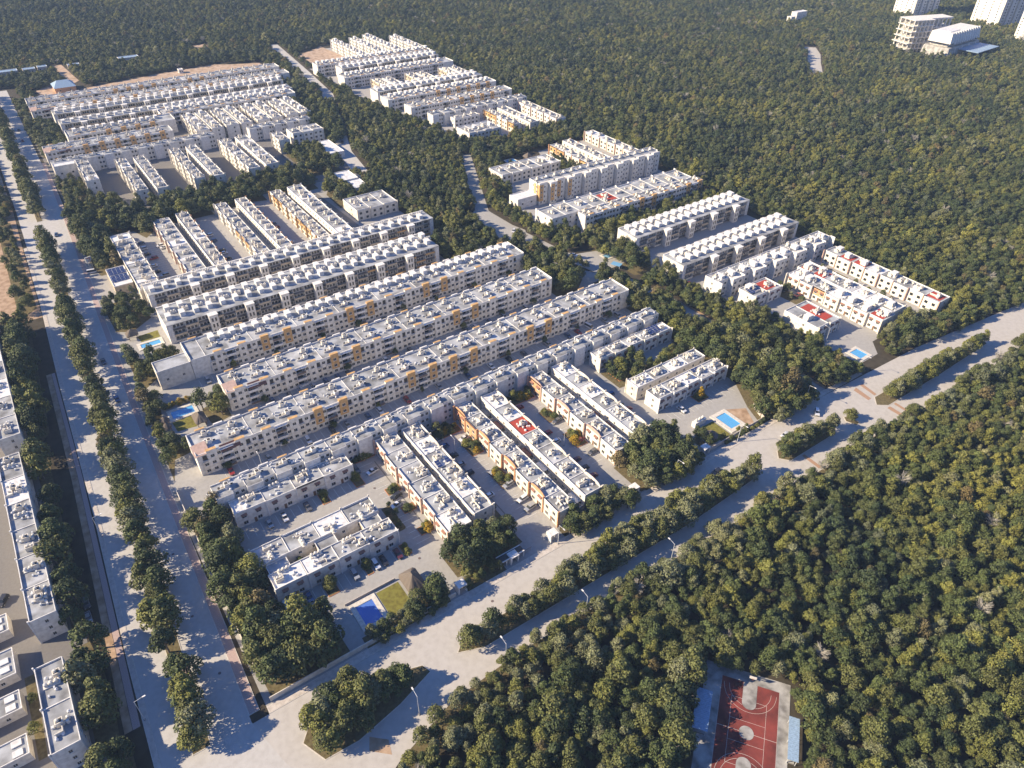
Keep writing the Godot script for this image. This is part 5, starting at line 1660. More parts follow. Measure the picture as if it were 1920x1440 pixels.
func leisure() -> void:
	pool("deep blue pool with a pale stone deck in the near left corner", 35.8, -125.9, 41, -118.2, "pooltiledark", 1.5)
	pool("light blue pool beside the lawn and round thatched shelters", 15, -246.8, 23.1, -242.1, "pooltile", 1.3)
	pool("light blue pool before the stair box row, near the avenue", 16.4, -301.2, 24.4, -297.9, "pooltile", 1.3)
	pool("oblong light blue pool beside the boulevard, before the right hand terraces", 188.5, -124.8, 193.6, -116.8, "pooltile", 1.7)
	pool("turquoise pool among trees below the red roofs", 271.3, -121.5, 276.3, -116, "pooltile", 1.5)
	pool("small blue pool behind the wide block of the middle estate", 275.5, -394.5, 282, -389.5, "pooltile", 1.0)
	pool("greenish pool at the entrance of the gallery blocks", 240, -251.5, 247, -247.5, "bluewall", 1.0)
	pool("tiny pool below the far left estate, beside its gate hall", 156.2, -468.5, 158.6, -462.8, "pooltile", 0.8)
	lay("lawn", M.lawn, [43, -127, 50.3, -127, 50.3, -117, 43, -117], 0.06, "yellowish lawn beside the deep blue pool")
	lay("lawn", M.lawn, [14, -240.4, 21.4, -240.6, 21.4, -233.2, 14.4, -234], 0.06, "lawn below the pool with round shelters")
	lay("lawn", M.lawn, [17, -309, 25.6, -309.5, 25.4, -303.4, 17.4, -303.4], 0.06, "lawn above the pool near the avenue")
	lay("lawn", M.lawn, [174.6, -124, 186, -124, 186, -115, 175.5, -115], 0.06, "lawn with the thatched shelter by the oblong pool")
	lay("bare_ground", M.sandpath, [195.6, -126, 203, -122, 198.5, -114, 195.6, -115], 0.06, "bare reddish ground right of the oblong pool")
	palapa("large hipped thatched shelter between the lawn and the drive, near left corner", 53.4, -123.4, 5.8, 8.0, 5.8, 1.0)
	palapa("hipped thatched shelter at the corner of the pool with round shelters", 23.1, -234.4, 4.6, 7.2, 4.8, 1.5)
	palapa("small round thatched shelter by the pool, upper of two", 11.8, -240.2, 3.6, 3.6, 4.2, -1.0)
	palapa("small round thatched shelter by the pool, lower of two", 11.6, -236.2, 3.6, 3.6, 4.2, -1.0)
	palapa("thatched shelter beside the pool near the avenue", 15.2, -308.6, 5, 4.6, 5.0)
	palapa("pale round thatched shelter beside the oblong pool", 177, -117.4, 5.4, 5.4, 4.6, -1.0)
	palapa("brown thatched shelter on the entrance side of the gallery blocks", 248, -261.5, 6.4, 5.4, 5.2)
	palapa("thatched shelter behind the wide block of the middle estate", 290, -387.5, 6, 5.5, 5.2)
	palapa("thatched shelter below the small crowded block of the far estate", 293.9, -426, 9, 6, 5.6)
	palapa("thatched shelter beside the tiny pool of the far left estate", 207.5, -570.5, 5.5, 5, 5.0)
	palapa("flat brown thatched shelter above the first comb terrace", 29.5, -412, 7, 5, 4.4)
	pool("small round-cornered pool in the paved square right of the middle row", 204, -246.4, 209.5, -241, "pooltile", 1.2)
	var sail := thing("shade_canopy", "small blue shade canopy at the entrance road of the gallery blocks", "canopy", Vector3(237, 0, -237), 0.4)
	var sb2 := MB.new()
	sb2.box(M.bluewall, -1.8, 2.5, -2.6, 1.8, 2.62, 2.6, true)
	part(sail, "canopy", sb2.mesh())
	for q in [[-1.6, -2.4], [-1.6, 2.4], [1.6, -2.4], [1.6, 2.4]]:
		var pb2 := MB.new()
		pb2.box(M.steel, -0.07, 0, -0.07, 0.07, 2.5, 0.07)
		part(sail, "post", pb2.mesh(), Vector3(q[0], 0, q[1]))
	rng.seed = 8
	for k in 9:
		shrub("yellow tipped shrub in the hedge behind the pool with round shelters", 13.6 + k * 1.25, -250.2 + rnd(-0.2, 0.2), rnd(0.8, 1.1), 6 if k % 2 else 3)
	for q in [[-4, -150, "beside the double block"], [-2.5, -176, "beside the front terrace"], [-3, -128, "at the junction"], [14, -101.5, "left of the teardrop median"], [70, -105, "on the near carriageway by the first gate"], [112, -89, "on the forest side carriageway"], [62, -166, "in the first car park"], [60, -131, "before the thatched shelter's drive"]]:
		var cv2 := MB.new()
		cv2.cyl(M.rail, q[0], 0.03, q[1], 0.42, 0.06, 12)
		one("manhole_cover", cv2, "round dark manhole cover %s" % q[2], "manhole cover", "manhole covers in the roads")
	# gate houses of the estate along the boulevard
	for q in [[64.5, "near left corner"], [83.5, "first car park"], [99, "second car park"], [134.5, "third car park"], [169.8, "inner drive"]]:
		var o := thing("entrance_gate", "white gate frame at the boulevard entrance of the %s" % q[1], "gate", Vector3(q[0], 0, -113.6), 0.0, "estate gates along the boulevard")
		var p := MB.new()
		p.box(M.trim, -1.5, 0, -1.2, -1.1, 3.0, 1.2)
		p.box(M.trim, 1.1, 0, -1.2, 1.5, 3.0, 1.2)
		p.box(M.trim, -1.5, 3.0, -1.3, 1.5, 3.3, 1.3, true)
		part(o, "gate_frame", p.mesh())
		var rl := MB.new()
		for k in 14:
			rl.box(M.rail, 1.6 + k * 0.4, 0, -0.02, 1.64 + k * 0.4, 1.9, 0.02)
		rl.box(M.rail, 1.5, 1.8, -0.03, 7.2, 1.9, 0.03, true)
		part(o, "railing", rl.mesh())
	var cv := thing("canopy_frame", "long white entrance pergola with a dark roof beside the first car park gate", "pergola", Vector3(83.5, 0, -114.4), 0.0)
	var cb := MB.new()
	cb.box(M.trim, -5, 2.6, -1.4, 4, 2.9, -1.1, true)
	cb.box(M.trim, -5, 2.6, 1.1, 4, 2.9, 1.4, true)
	cb.box(M.dark, -5, 2.7, -1.1, 4, 2.8, 1.1, true)
	part(cv, "pergola_roof", cb.mesh())
	for k in 5:
		var pb := MB.new()
		pb.box(M.trim, -0.15, 0, 1.1, 0.15, 2.6, 1.35)
		part(cv, "post", pb.mesh(), Vector3(-4.8 + k * 2.15, 0, 0))
	var ub := thing("tank_house", "small white plant house with two tanks beside the oblong pool", "hut", Vector3(180, 0, -125.9), 0.0)
	var u := MB.new()
	u.box(M.trim, -3, 0, -0.9, 3, 2.4, 0.9)
	part(ub, "wall", u.mesh())
	for x in [-1.5, 0.2, 1.8]:
		part(ub, "tank", tank_mesh(0), Vector3(x, 2.4, 0))
	var sg := thing("hotel_sign", "white shop sign with a red figure seven on two posts by the avenue", "sign", Vector3(12.5, 0, -386), 0.3)
	var sp := MB.new()
	sp.tube(M.steel, Vector3(-0.8, 0, 0), Vector3(-0.8, 5, 0), 0.1, 0.1)
	sp.tube(M.steel, Vector3(0.8, 0, 0), Vector3(0.8, 5, 0), 0.1, 0.1)
	part(sg, "posts", sp.mesh())
	var sb := MB.new()
	sb.box(M.trim, -1.5, 4.2, -0.15, 1.5, 7.0, 0.15, true)
	sb.box(M.roofred, -0.9, 6.2, 0.151, 0.9, 6.6, 0.19, true)
	sb.tube(M.roofred, Vector3(0.8, 6.3, 0.17), Vector3(-0.2, 4.5, 0.17), 0.14, 0.14)
	part(sg, "sign_board", sb.mesh())
	sports_court()

func sports_court() -> void:
	# court axes: u across (15 m), w along (28 m)
	var a := Vector3(108.2, 0, -50.1)
	var u := Vector3(0.579, 0, 0.815)
	var w := Vector3(-0.815, 0, 0.579)
	var turn := atan2(-u.z, u.x)
	var o := thing("sports_court", "red sports court with white lines in the forest clearing", "sports court", a + u * 7.5 + w * 14, turn)
	var s := MB.new()
	s.box(M.concrete, -12, 0, -17.2, 10.2, 0.1, 17)
	part(o, "slab", s.mesh())
	var r := MB.new()
	r.flat(M.redcourt, poly(rect(-7.5, -14, 7.5, 14)), 0.115)
	part(o, "red_surface", r.mesh())
	var l := MB.new()
	var y := 0.135
	for q in [[-7.5, -14, -7.42, 14], [7.42, -14, 7.5, 14], [-7.42, -0.05, 7.42, 0.05]]:
		l.flat(M.courtline, poly(rect(q[0], q[1], q[2], q[3])), y)
	for q in [[-4.5, -9, -4.42, 9], [4.42, -9, 4.5, 9], [-4.42, -9, 4.42, -8.92], [-4.42, 8.92, 4.42, 9], [-4.42, -3, 4.42, -2.93], [-4.42, 2.93, 4.42, 3]]:
		l.flat(M.courtline, poly(rect(q[0], q[1], q[2], q[3])), y + 0.006)
	for s2 in [-1.0, 1.0]:
		for arc in [[6.75, 24], [5.4, 20]]:
			var f := l.g(M.courtline)
			for k in arc[1]:
				var a0: float = PI * k / arc[1]
				var a1: float = PI * (k + 1) / arc[1]
				var c := Vector3(0, y + 0.012, s2 * 12.4)
				if arc[0] < 6 and absf(cos((a0 + a1) / 2)) * arc[0] < 2.0: continue
				var p0 := Vector3(cos(a0), 0, -s2 * sin(a0))
				var p1 := Vector3(cos(a1), 0, -s2 * sin(a1))
				f.quad(c + p0 * (arc[0] - 0.04), c + p1 * (arc[0] - 0.04), c + p1 * (arc[0] + 0.04), c + p0 * (arc[0] + 0.04))
	part(o, "court_lines", l.mesh())
	var k2 := MB.new()
	var ring := PackedVector2Array()
	for k in 24:
		ring.append(Vector2(cos(TAU * k / 24), sin(TAU * k / 24)) * 1.85)
	k2.flat(M.concrete, ring, y + 0.02)
	for s3 in [-1.0, 1.0]:
		var key := PackedVector2Array([Vector2(-1.8, s3 * 14), Vector2(1.8, s3 * 14)])
		for k in 13:
			var an := PI * k / 12
			key.append(Vector2(cos(an) * 1.8, s3 * (8.2 - 1.8 * sin(an))))
		k2.flat(M.concrete, key, y + 0.02)
	part(o, "pale_keys", k2.mesh())
	for s4 in [-1.0, 1.0]:
		var h := thing("basketball_hoop", "white %s basketball hoop frame with backboard" % ("far" if s4 < 0 else "near"), "basketball hoop", a + u * 7.5 + w * 14 + w * s4 * 15.2, turn + (0.0 if s4 < 0 else PI), "hoops of the red court")
		var hb := MB.new()
		for x in [-0.9, 0.9]:
			hb.tube(M.trim, Vector3(x, 0, -1.2), Vector3(x * 0.5, 3.6, 1.2), 0.08, 0.07)
			hb.tube(M.trim, Vector3(x, 0, -1.2), Vector3(x * 0.5, 2.7, 1.3), 0.06, 0.06)
		part(h, "frame", hb.mesh())
		var bb := MB.new()
		bb.box(M.trim, -0.9, 2.7, 1.25, 0.9, 3.8, 1.3, true)
		part(h, "backboard", bb.mesh())
		var rr := MB.new()
		for k in 12:
			rr.tube(M.kerborange, Vector3(0.23 * cos(TAU * k / 12), 3.05, 1.6 + 0.23 * sin(TAU * k / 12)), Vector3(0.23 * cos(TAU * (k + 1) / 12), 3.05, 1.6 + 0.23 * sin(TAU * (k + 1) / 12)), 0.025, 0.025, 5)
		part(h, "rim", rr.mesh())
	for q in [[-11.6, 2.9, 4.0, 11.4, "blue grey metal roofed stand on the left of the red court"], [10.9, 2.9, 2.6, 11.4, "ribbed grey metal roofed stand on the right of the red court"]]:
		var st := thing("covered_stand", q[4], "shelter", a + u * (7.5 + q[0]) + w * (14 + q[1] - 4), turn, "roofed stands of the red court")
		var rb := MB.new()
		rb.box(M.metalblue, -q[2] / 2, 2.6, -q[3] / 2, q[2] / 2, 2.68, q[3] / 2, true)
		var z: float = -q[3] / 2 + 0.2
		while z < q[3] / 2:
			rb.box(M.metalblue, -q[2] / 2, 2.68, z, q[2] / 2, 2.75, z + 0.12)
			z += 0.5
		part(st, "metal_roof", rb.mesh())
		for x in [-1.0, 1.0]:
			for z2 in [-1.0, 0.0, 1.0]:
				var pb := MB.new()
				pb.box(M.steel, -0.07, 0, -0.07, 0.07, 2.6, 0.07)
				part(st, "post", pb.mesh(), Vector3(x * (q[2] / 2 - 0.3), 0, z2 * (q[3] / 2 - 0.4)))
		var be := MB.new()
		be.box(M.concrete, -q[2] / 2 + 0.5, 0, -q[3] / 2 + 0.5, q[2] / 2 - 0.5, 0.45, q[3] / 2 - 0.5)
		part(st, "bench", be.mesh())

func cars_and_lamps() -> void:
	var white := lin(0.72, 0.72, 0.72)
	var silver := lin(0.36, 0.37, 0.38)
	var grey := lin(0.12, 0.12, 0.13)
	var black := lin(0.02, 0.02, 0.025)
	var red := lin(0.32, 0.025, 0.025)
	var blue := lin(0.04, 0.09, 0.2)
	var wine := lin(0.12, 0.02, 0.03)
	var list := [
		["silver car in the shaded bays before the front terrace", 26.6, -170.6, 90, silver, "sedan"],
		["white pickup in the shaded bays before the front terrace", 31.6, -170.4, 90, white, "pickup"],
		["dark car in the shaded bays before the front terrace, right of the planting", 39.6, -170.6, 90, grey, "sedan"],
		["grey car at the right end of the front terrace's bays", 60.6, -177.4, 90, grey, "suv"],
		["black car parked crosswise beside the domed terrace", 66.2, -158, 12, black, "suv"],
		["silver suv before the double block with courtyards", 40.7, -136.4, 90, silver, "suv"],
		["white suv before the double block with courtyards", 47.6, -136.2, 90, white, "suv"],
		["black car right of the white suv before the double block", 50.3, -136.2, 90, black, "sedan"],
		["wine red car before the right end of the double block", 55.2, -136.0, 90, wine, "sedan"],
		["dark blue car before the left end of the double block", 26.1, -136.8, 90, blue, "sedan"],
		["pale van half under the trees left of the double block", 19.4, -136.8, 90, white, "van"],
		["white car at the shaded wall of the scalloped terrace, farthest", 92.2, -174.4, 0, white, "sedan"],
		["blue car at the shaded wall of the scalloped terrace", 92.2, -170.2, 0, blue, "sedan"],
		["silver car by the scalloped terrace's middle", 92.2, -158.6, 0, silver, "sedan"],
		["white car by the near end of the scalloped terrace", 92.2, -140.3, 0, white, "sedan"],
		["white pickup before the orange fronted terrace", 100.8, -169.6, 10, white, "pickup"],
		["white suv before the near end of the orange fronted terrace", 101, -132.6, 8, white, "suv"],
		["silver suv before the near end of the orange fronted terrace", 100.8, -128, 8, silver, "suv"],
		["dark grey car alone in the third car park", 136, -137, 8, grey, "sedan"],
		["red car at the side of the red roofed terrace, far end", 128, -172.5, 0, red, "sedan"],
		["wine red car at the side of the red roofed terrace, near end", 128, -137, 0, wine, "sedan"],
		["black car at the side of the red roofed terrace, nearest", 127.6, -132.1, 0, black, "sedan"],
		["white car in the short bay of the spine's end terrace", 176.8, -170, 90, white, "sedan"],
		["bright red car in the short bay of the spine's end terrace", 179.6, -169.6, 90, red, "suv"],
		["white car in the dark bays of the right hand terraces", 180.7, -135.6, 90, white, "sedan"],
		["dark car driving on the boulevard beside the long median", 165.7, -104, 4, black, "sedan"],
		["white car standing on the boulevard beyond the short median", 223.7, -104, 40, white, "suv"],
		["white car half hidden by the short median's trees", 202.3, -102.6, 5, white, "sedan"],
		["silver car in the bays of the longest row, left end", 37.3, -200.6, 90, silver, "sedan"],
		["white car by the gate at the left end of the spine", 14.4, -193, 90, white, "pickup"],
		["dark car in the bays of the longest row", 62.4, -201.8, 90, black, "suv"],
		["blue car in the bays of the longest row", 77, -201, 90, blue, "sedan"],
		["white suv in the bays of the longest row", 82.2, -201.4, 90, white, "suv"],
		["silver car under the second orange pair of the longest row", 109.1, -202, 90, silver, "sedan"],
		["white car under the middle of the longest row", 134.4, -201.6, 90, white, "sedan"],
		["blue car right of the last orange pair of the longest row", 176, -201.4, 90, blue, "sedan"],
		["red car right of the last orange pair of the longest row", 181.6, -201, 90, red, "sedan"],
		["pale van at the right end of the longest row", 188.7, -201.8, 100, white, "van"],
		["white car in the bays of the middle row", 99.7, -230.8, 90, white, "sedan"],
		["dark car in the bays of the middle row", 82.5, -230.6, 90, grey, "sedan"],
		["blue car at the left end of the middle row", 50.1, -231, 90, blue, "sedan"],
		["silver car in the bays of the stair box row, left end", 33.1, -258.6, 90, silver, "suv"],
		["blue car driving down the avenue's right carriageway", -0.1, -266.7, 92, blue, "sedan"],
		["dark pickup with a sand coloured load on the avenue", 0.8, -296.4, 92, grey, "pickup"],
		["dark blue car on the avenue at the far crossing", 4, -437.7, 80, blue, "sedan"],
		["dark car far up the avenue", 9.4, -640.9, 92, black, "sedan"],
		["red car far up the avenue", 8.6, -614.3, 92, red, "sedan"],
		["black suv in the bottom left car park", -47.6, -186, 60, black, "suv"],
		["white van by the hall with solar arrays", 11.9, -381.9, 170, white, "van"],
		["dark car under trees left of the avenue", -28, -171.5, 92, grey, "suv"],
		["grey car under trees left of the avenue, nearer", -28.4, -166, 92, silver, "sedan"],
		["white car at the far comb court, left wall, first", 39.6, -401.2, 0, blue, "sedan"],
		["white suv at the left wall of the far comb court", 39.2, -394, 0, white, "suv"],
		["dark car at the left wall of the far comb court", 39, -386.2, 0, black, "sedan"],
		["white car at the left wall of the far comb court, nearer", 38.9, -371.1, 0, white, "sedan"],
		["black car at the left wall of the far comb court, nearest", 38.7, -364, 0, black, "sedan"],
		["covered white car on the bright plots of the comb", 47.9, -392.6, 5, white, "suv"],
		["white car on the bright plots of the comb", 49, -389.6, 5, white, "sedan"],
		["white car at the third comb terrace's shaded wall", 73, -365.4, 0, white, "sedan"],
		["dark car at the third comb terrace's shaded wall", 72.8, -358.3, 0, black, "sedan"],
		["white car at the roundabout square of the inner road", 217, -301.4, 40, white, "suv"],
		["white car on the inner road by the entrance of the gallery blocks", 227, -260, 120, white, "sedan"],
		["red car in the court of the red roofed estate", 293, -165.5, 0, red, "sedan"],
		["dark car in the court of the red roofed estate", 291.6, -172.2, 0, black, "sedan"],
		["dark car on the pale road between the far estates", 197.4, -488, 72, black, "sedan"],
	]
	rng.seed = 31
	var paints := [white, white, silver, grey, black, blue, red, silver]
	for q in [[24.0, 210.0, -201.2, "the longest row"], [44.0, 188.0, -230.4, "the second long row"], [36.0, 190.0, -258.8, "the stair box row"], [256.0, 340.0, -203.5, "the middle gallery block"]]:
		var x: float = q[0]
		var k := 1
		while x < q[1]:
			var taken := rng.randf() < 0.3
			for c in list:
				if absf(c[1] - x) < 3.2 and absf(c[2] - q[2]) < 5.0: taken = false
			if taken:
				var p: int = rng.randi() % paints.size()
				var tones := ["white", "white", "silver", "dark grey", "black", "dark blue", "red", "silver"]
				var shape: String = ["sedan", "sedan", "suv", "suv", "pickup"][rng.randi() % 5]
				list.append(["%s %s in bay %d from the left before %s" % [tones[p], {"sedan": "saloon car", "suv": "tall car", "pickup": "pickup"}[shape], k, q[3]], x, q[2] + rnd(-0.3, 0.3), 90.0, paints[p], shape])
			x += 2.6
			k += 1
	for q in [[92.3, -172.0, -128.0, "the scalloped terrace's shaded wall", 0.0], [100.6, -157.0, -122.0, "the orange fronted terrace", 8.0], [127.9, -176.0, -126.0, "the red roofed terrace's shaded wall", 0.0], [135.8, -158.0, -132.0, "the pink awning terrace", 8.0], [64.6, -176.0, -144.0, "the domed terrace", 8.0], [163.0, -172.0, -140.0, "the last low terrace's drive", 0.0], [41.4, -404.0, -346.0, "the first comb terrace", 0.0], [73.0, -404.0, -346.0, "the third comb terrace", 0.0], [107.0, -404.0, -346.0, "the fifth comb terrace", 0.0]]:
		var z: float = q[1]
		var k := 1
		while z < q[2]:
			var taken := rng.randf() < 0.32
			for c in list:
				if absf(c[1] - q[0]) < 5.0 and absf(c[2] - z) < 3.4: taken = false
			if taken:
				var p: int = rng.randi() % paints.size()
				var shape: String = ["sedan", "sedan", "suv", "suv", "pickup"][rng.randi() % 5]
				list.append(["%s %s in far end bay %d by %s" % [["white", "white", "silver", "dark grey", "black", "dark blue", "red", "silver"][p], {"sedan": "saloon car", "suv": "tall car", "pickup": "pickup"}[shape], k, q[3]], q[0] + rnd(-0.3, 0.3), z, q[4], paints[p], shape])
			z += 2.7
			k += 1
	for c in list:
		car(c[0], c[1], c[2], c[3], c[4], c[5])
	for q in [[89.6, -85.6, "beside the forest, opposite the long median"], [62.1, -86.6, "beside the forest, opposite the near tip of the long median"], [35.5, -87.4, "beside the teardrop median"], [123.6, -85, "beside the forest, halfway along the long median"]]:
		street_lamp("slender street lamp %s" % q[2], q[0], q[1], 0)
	for q in [[151.4, -110.6, "third car park gate"], [184.5, -110.6, "oblong pool"], [225, -110.8, "bend of the inner road"], [99.2, -110.8, "first car park gate"], [261.6, -110.6, "speed table"]]:
		street_lamp("street lamp on the estate side of the boulevard by the %s" % q[2], q[0], q[1], 180)
	street_lamp("street lamp on the left pavement of the avenue", -19.2, -196, -90)
	street_lamp("street lamp at the bottom of the avenue", -22.5, -126, -90)
	street_lamp("short lamp in the second car park", 94.6, -166, 0, 6)
	street_lamp("short lamp in the third car park", 129.6, -146, 0, 6)
	street_lamp("tall lamp before the second long row's left end", 33.5, -196, 0, 7)
	street_lamp("short lamp on the red roofed estate's drive", 270.4, -133, 0, 7)
	# kerbed planters with shrubs in the car parks
	var pl := [[57, -175, 60.4, -169.6, "at the right end of the front terrace"], [44.4, -174, 47.2, -168.6, "in the front terrace's bays, middle"], [64.4, -163.4, 69.6, -160, "beside the domed terrace, far"], [65, -153, 69.6, -149.6, "beside the domed terrace, middle"], [65, -142, 69.6, -138.4, "beside the domed terrace, near"], [56.8, -139, 59.2, -134, "at the right end of the double block"], [44, -139, 46, -134, "between the double block's bays"], [31, -139, 34.6, -133.6, "with a round tree before the double block"], [98.4, -168, 103.4, -160, "before the orange terrace, far"], [98.4, -150, 103.4, -140.6, "before the orange terrace, near"], [133, -166, 138, -159, "before the pink awning terrace, far"], [133, -151, 138, -142, "before the pink awning terrace, near"], [190, -139.6, 196, -135, "with a yellow tree before the right hand terraces"], [173, -170.6, 178, -163.4, "in the inner drive's corner"], [59.4, -185, 69.6, -180.6, "under the blind bays of the spine, first court"], [89, -180, 103, -174.4, "at the far end of the second car park"], [123.6, -180.4, 138, -175, "at the far end of the third car park"]]
	for q in pl:
		planter("orange kerbed planter %s" % q[4], q[0], q[1], q[2], q[3])
		rng.seed = hash(q[4])
		var n := int(maxf(2, (q[2] - q[0]) * (q[3] - q[1]) / 5.5))
		for k in n:
			var t := 3 if rng.randf() < 0.55 else (6 if rng.randf() < 0.25 else 0)
			shrub("%s shrub in the planter %s" % [LEAFNAME[t], q[4]], rnd(q[0] + 0.8, q[2] - 0.8), rnd(q[1] + 0.7, q[3] - 0.7), rnd(0.75, 1.5), t)
	rng.seed = 17
	for q in [[25.3, 10, -203.6, "longest row"], [44.6, 8, -232.8, "second long row"], [45.4, 8, -261.4, "stair box row"]]:
		for k in q[1]:
			if rng.randf() < 0.8:
				var t: int = [0, 1, 3, 0][rng.randi() % 4]
				tree("front_garden_tree", "small %s tree before balcony stack %d from the left of the %s" % [LEAFNAME[t], k + 1, q[3]], "tree", "small trees before the long rows", q[0] + k * 19.6 + rnd(-3, 3), q[2] + rnd(-0.3, 0.6), rnd(0.36, 0.58), t, 0.05)
	rng.seed = 5
	tree("courtyard_tree", "bright yellow flowering tree in the courtyard of the double block", "tree", "", 31.6, -147.6, 0.5, 6)
	tree("courtyard_tree", "green tree in the courtyard of the double block", "tree", "", 28.6, -149, 0.62, 0)
	tree("courtyard_tree", "round tree before the left part of the double block", "tree", "", 33, -136.6, 0.72, 1)
	tree("courtyard_tree", "yellow tree before the right hand pair of terraces", "tree", "", 192.6, -137, 0.72, 6)
	tree("courtyard_tree", "yellow green tree beside the far planter of the second car park", "tree", "", 100.4, -163, 0.66, 0)
	tree("courtyard_tree", "large tree at the far end of the second car park", "tree", "", 94, -178, 0.95, 1)
	tree("courtyard_tree", "yellow green tree at the far end of the third car park", "tree", "", 129, -178, 0.8, 3)

func tree_places() -> void:
	# inside the estates: [where in words, outline, spacing, sizes]
	zone("along the avenue median, counted from the boulevard", [-14.4, -110.5, -13.4, -136, -10.2, -208, -7.5, -290, -4.7, -362, -3.4, -430, -0.8, -430, -1.8, -362, -4.4, -290, -7, -208, -9.8, -136, -10.8, -110.5], 3.8, 1.2, 1.7, 0.0, "z")
	zone("along the far avenue median, counted from the crossing", [-2.4, -464, -0.8, -560, -0.4, -743, 2.4, -743, 2.2, -560, 0.4, -464], 3.9, 1.25, 1.7, 0.0, "z")
	zone("along the long boulevard median, counted from the junction", [55, -96.6, 60, -99, 150, -100.4, 176, -98, 174, -94.6, 140, -93.2, 60, -94.2], 2.9, 0.8, 1.35, 0.8, "x")
	zone("in the teardrop median at the junction", [10, -97, 15, -103.6, 24, -104.2, 41, -98.6, 33, -93.4, 20, -91, 12, -91.4], 3.8, 1.0, 1.5, 0.5, "x")
	zone("in the short boulevard median, counted from the left", [191, -96, 194, -98.4, 218, -97.4, 222, -96, 219, -93, 194, -93], 2.9, 0.8, 1.2, 0.8, "x")
	zone("in the small round median", [229, -94, 231, -96, 233, -95, 232.6, -91.4, 230.6, -91], 2.2, 0.55, 0.75, 0.6, "x")
	zone("in the far boulevard median, counted from the left", [256, -96, 290, -95.8, 328, -93, 328, -91, 290, -90.6, 256, -91.2], 3.2, 0.8, 1.2, 0.7, "x")
	zone("in the dense belt between the near estate and the avenue", [6, -185, 14.6, -186, 15.6, -160, 15.5, -135, 17, -128.5, 5.6, -124], 4.3, 1.12, 1.71)
	zone("in the dense near left corner of the estate", [5.6, -127, 17, -129, 28, -128, 28.6, -113, 6, -113], 4.3, 1.12, 1.77)
	zone("between the deep blue pool and the boulevard", [33, -115.8, 60, -115.6, 60, -111.8, 33, -111.8], 3.0, 0.5, 0.8, 0.2)
	zone("at the right of the thatched shelter's lawn", [48.6, -118.6, 60, -117.8, 60, -113, 44, -113, 43.5, -116.4], 4.0, 0.94, 1.40, 0.2)
	zone("in the grove at the near end of the domed terrace", [66, -128, 79.5, -128.5, 90, -126, 90.4, -118, 78, -116, 66, -118], 4.2, 1.00, 1.59)
	zone("in the shrubbery behind the first gate's pergola", [66, -117, 80, -117, 80, -111.8, 66, -111.8], 2.8, 0.45, 0.70, 0.4)
	zone("at the near end of the red roofed terrace", [103, -115.8, 126, -116.6, 128, -112, 103, -112], 3.4, 0.65, 1.10)
	zone("in the grove at the near end of the pink awning terrace", [137, -126.6, 158.6, -130, 165, -126, 164, -112.4, 137, -112.4], 4.2, 1.00, 1.59)
	zone("around the shelter of the oblong pool", [171, -121, 175, -122, 174, -113.6, 171, -113.6], 3.2, 0.60, 0.95)
	zone("between the oblong pool and the boulevard", [180, -115.4, 204, -113, 215, -112.4, 215, -110.6, 180, -111.8], 2.6, 0.3, 0.5, 0.4)
	zone("in the large wood right of the right hand terraces", [212, -172, 231.4, -172, 231.4, -112, 200, -112, 204, -122, 212.6, -136], 4.5, 1.06, 1.71)
	zone("in the wood beside the spine's right end", [214.5, -205, 229.5, -205, 231.5, -172, 214, -172], 4.5, 1.00, 1.59)
	zone("in the yard of the spine's end terrace", [170, -172, 188, -172, 190, -166, 200, -166, 214, -170, 214, -160, 180, -158.6, 170, -160], 4.4, 0.65, 1.05)
	zone("right of the longest row's end", [216.4, -232, 226, -232, 230, -206, 217, -206], 4.3, 0.94, 1.46)
	zone("around the paved square right of the middle row", [194, -262, 208, -262, 215, -238, 200, -226, 193.6, -232], 4.6, 0.89, 1.40)
	zone("along the avenue beside the light blue pools", [8, -262, 13, -262, 12.4, -250, 9.6, -236, 10.6, -226, 17, -224, 16, -220, 9.4, -219, 6.4, -208], 4.4, 0.75, 1.1)
	zone("beside the lawn at the left end of the middle row", [25.6, -242, 34, -246, 34, -232, 26.4, -230], 4.3, 1.06, 1.46, 0.4)
	zone("between the two pools near the avenue", [9.4, -300, 13, -300, 13, -292, 16, -287, 28, -287, 27.6, -280, 16, -272, 9, -266], 4.4, 0.8, 1.25)
	zone("left of the gallery blocks beside the avenue", [9.6, -345, 16, -345, 25, -332, 26, -322, 16, -314, 10, -318], 4.6, 0.70, 1.15, 0.2)
	zone("along the avenue before the first comb terrace", [12.4, -455, 25.6, -455, 25.6, -376, 15, -376, 13, -388], 4.4, 1.00, 1.59)
	zone("in the belt behind the first comb terrace", [28, -447, 52, -449, 52, -417, 44, -407.5, 40, -420, 28, -420], 4.5, 1.00, 1.59)
	zone("in the belt above the third comb terrace", [54, -448, 84, -449, 84, -418, 56, -418], 4.6, 1.00, 1.59)
	zone("in the belt above the fifth comb terrace", [86, -449, 117, -449, 117, -420, 105, -424, 92, -419], 4.6, 1.00, 1.59)
	zone("in the belt right of the comb", [120, -448, 150, -450, 150, -420, 126, -419], 4.7, 1.00, 1.59)
	zone("around the white club house", [150, -408, 162, -428, 162, -398, 176, -396, 176, -385, 149, -385], 4.6, 0.94, 1.46)
	zone("around the tiny pool and gate hall", [154, -488, 175, -488, 175, -440, 154, -440], 4.8, 0.94, 1.46)
	zone("along the right side of the far left estate", [192, -590, 222, -590, 228, -570, 200, -490, 190, -490], 4.8, 1.00, 1.52)
	zone("at the back right of the far left estate", [212, -650, 226, -650, 236, -625, 228, -592, 206, -600], 4.8, 1.00, 1.46)
	zone("at the grassy left corner of the far left estate", [15.6, -516, 28.6, -517, 29, -484, 37, -480, 44, -464, 42, -458, 16, -458], 5.2, 0.8, 1.2, 0.3)
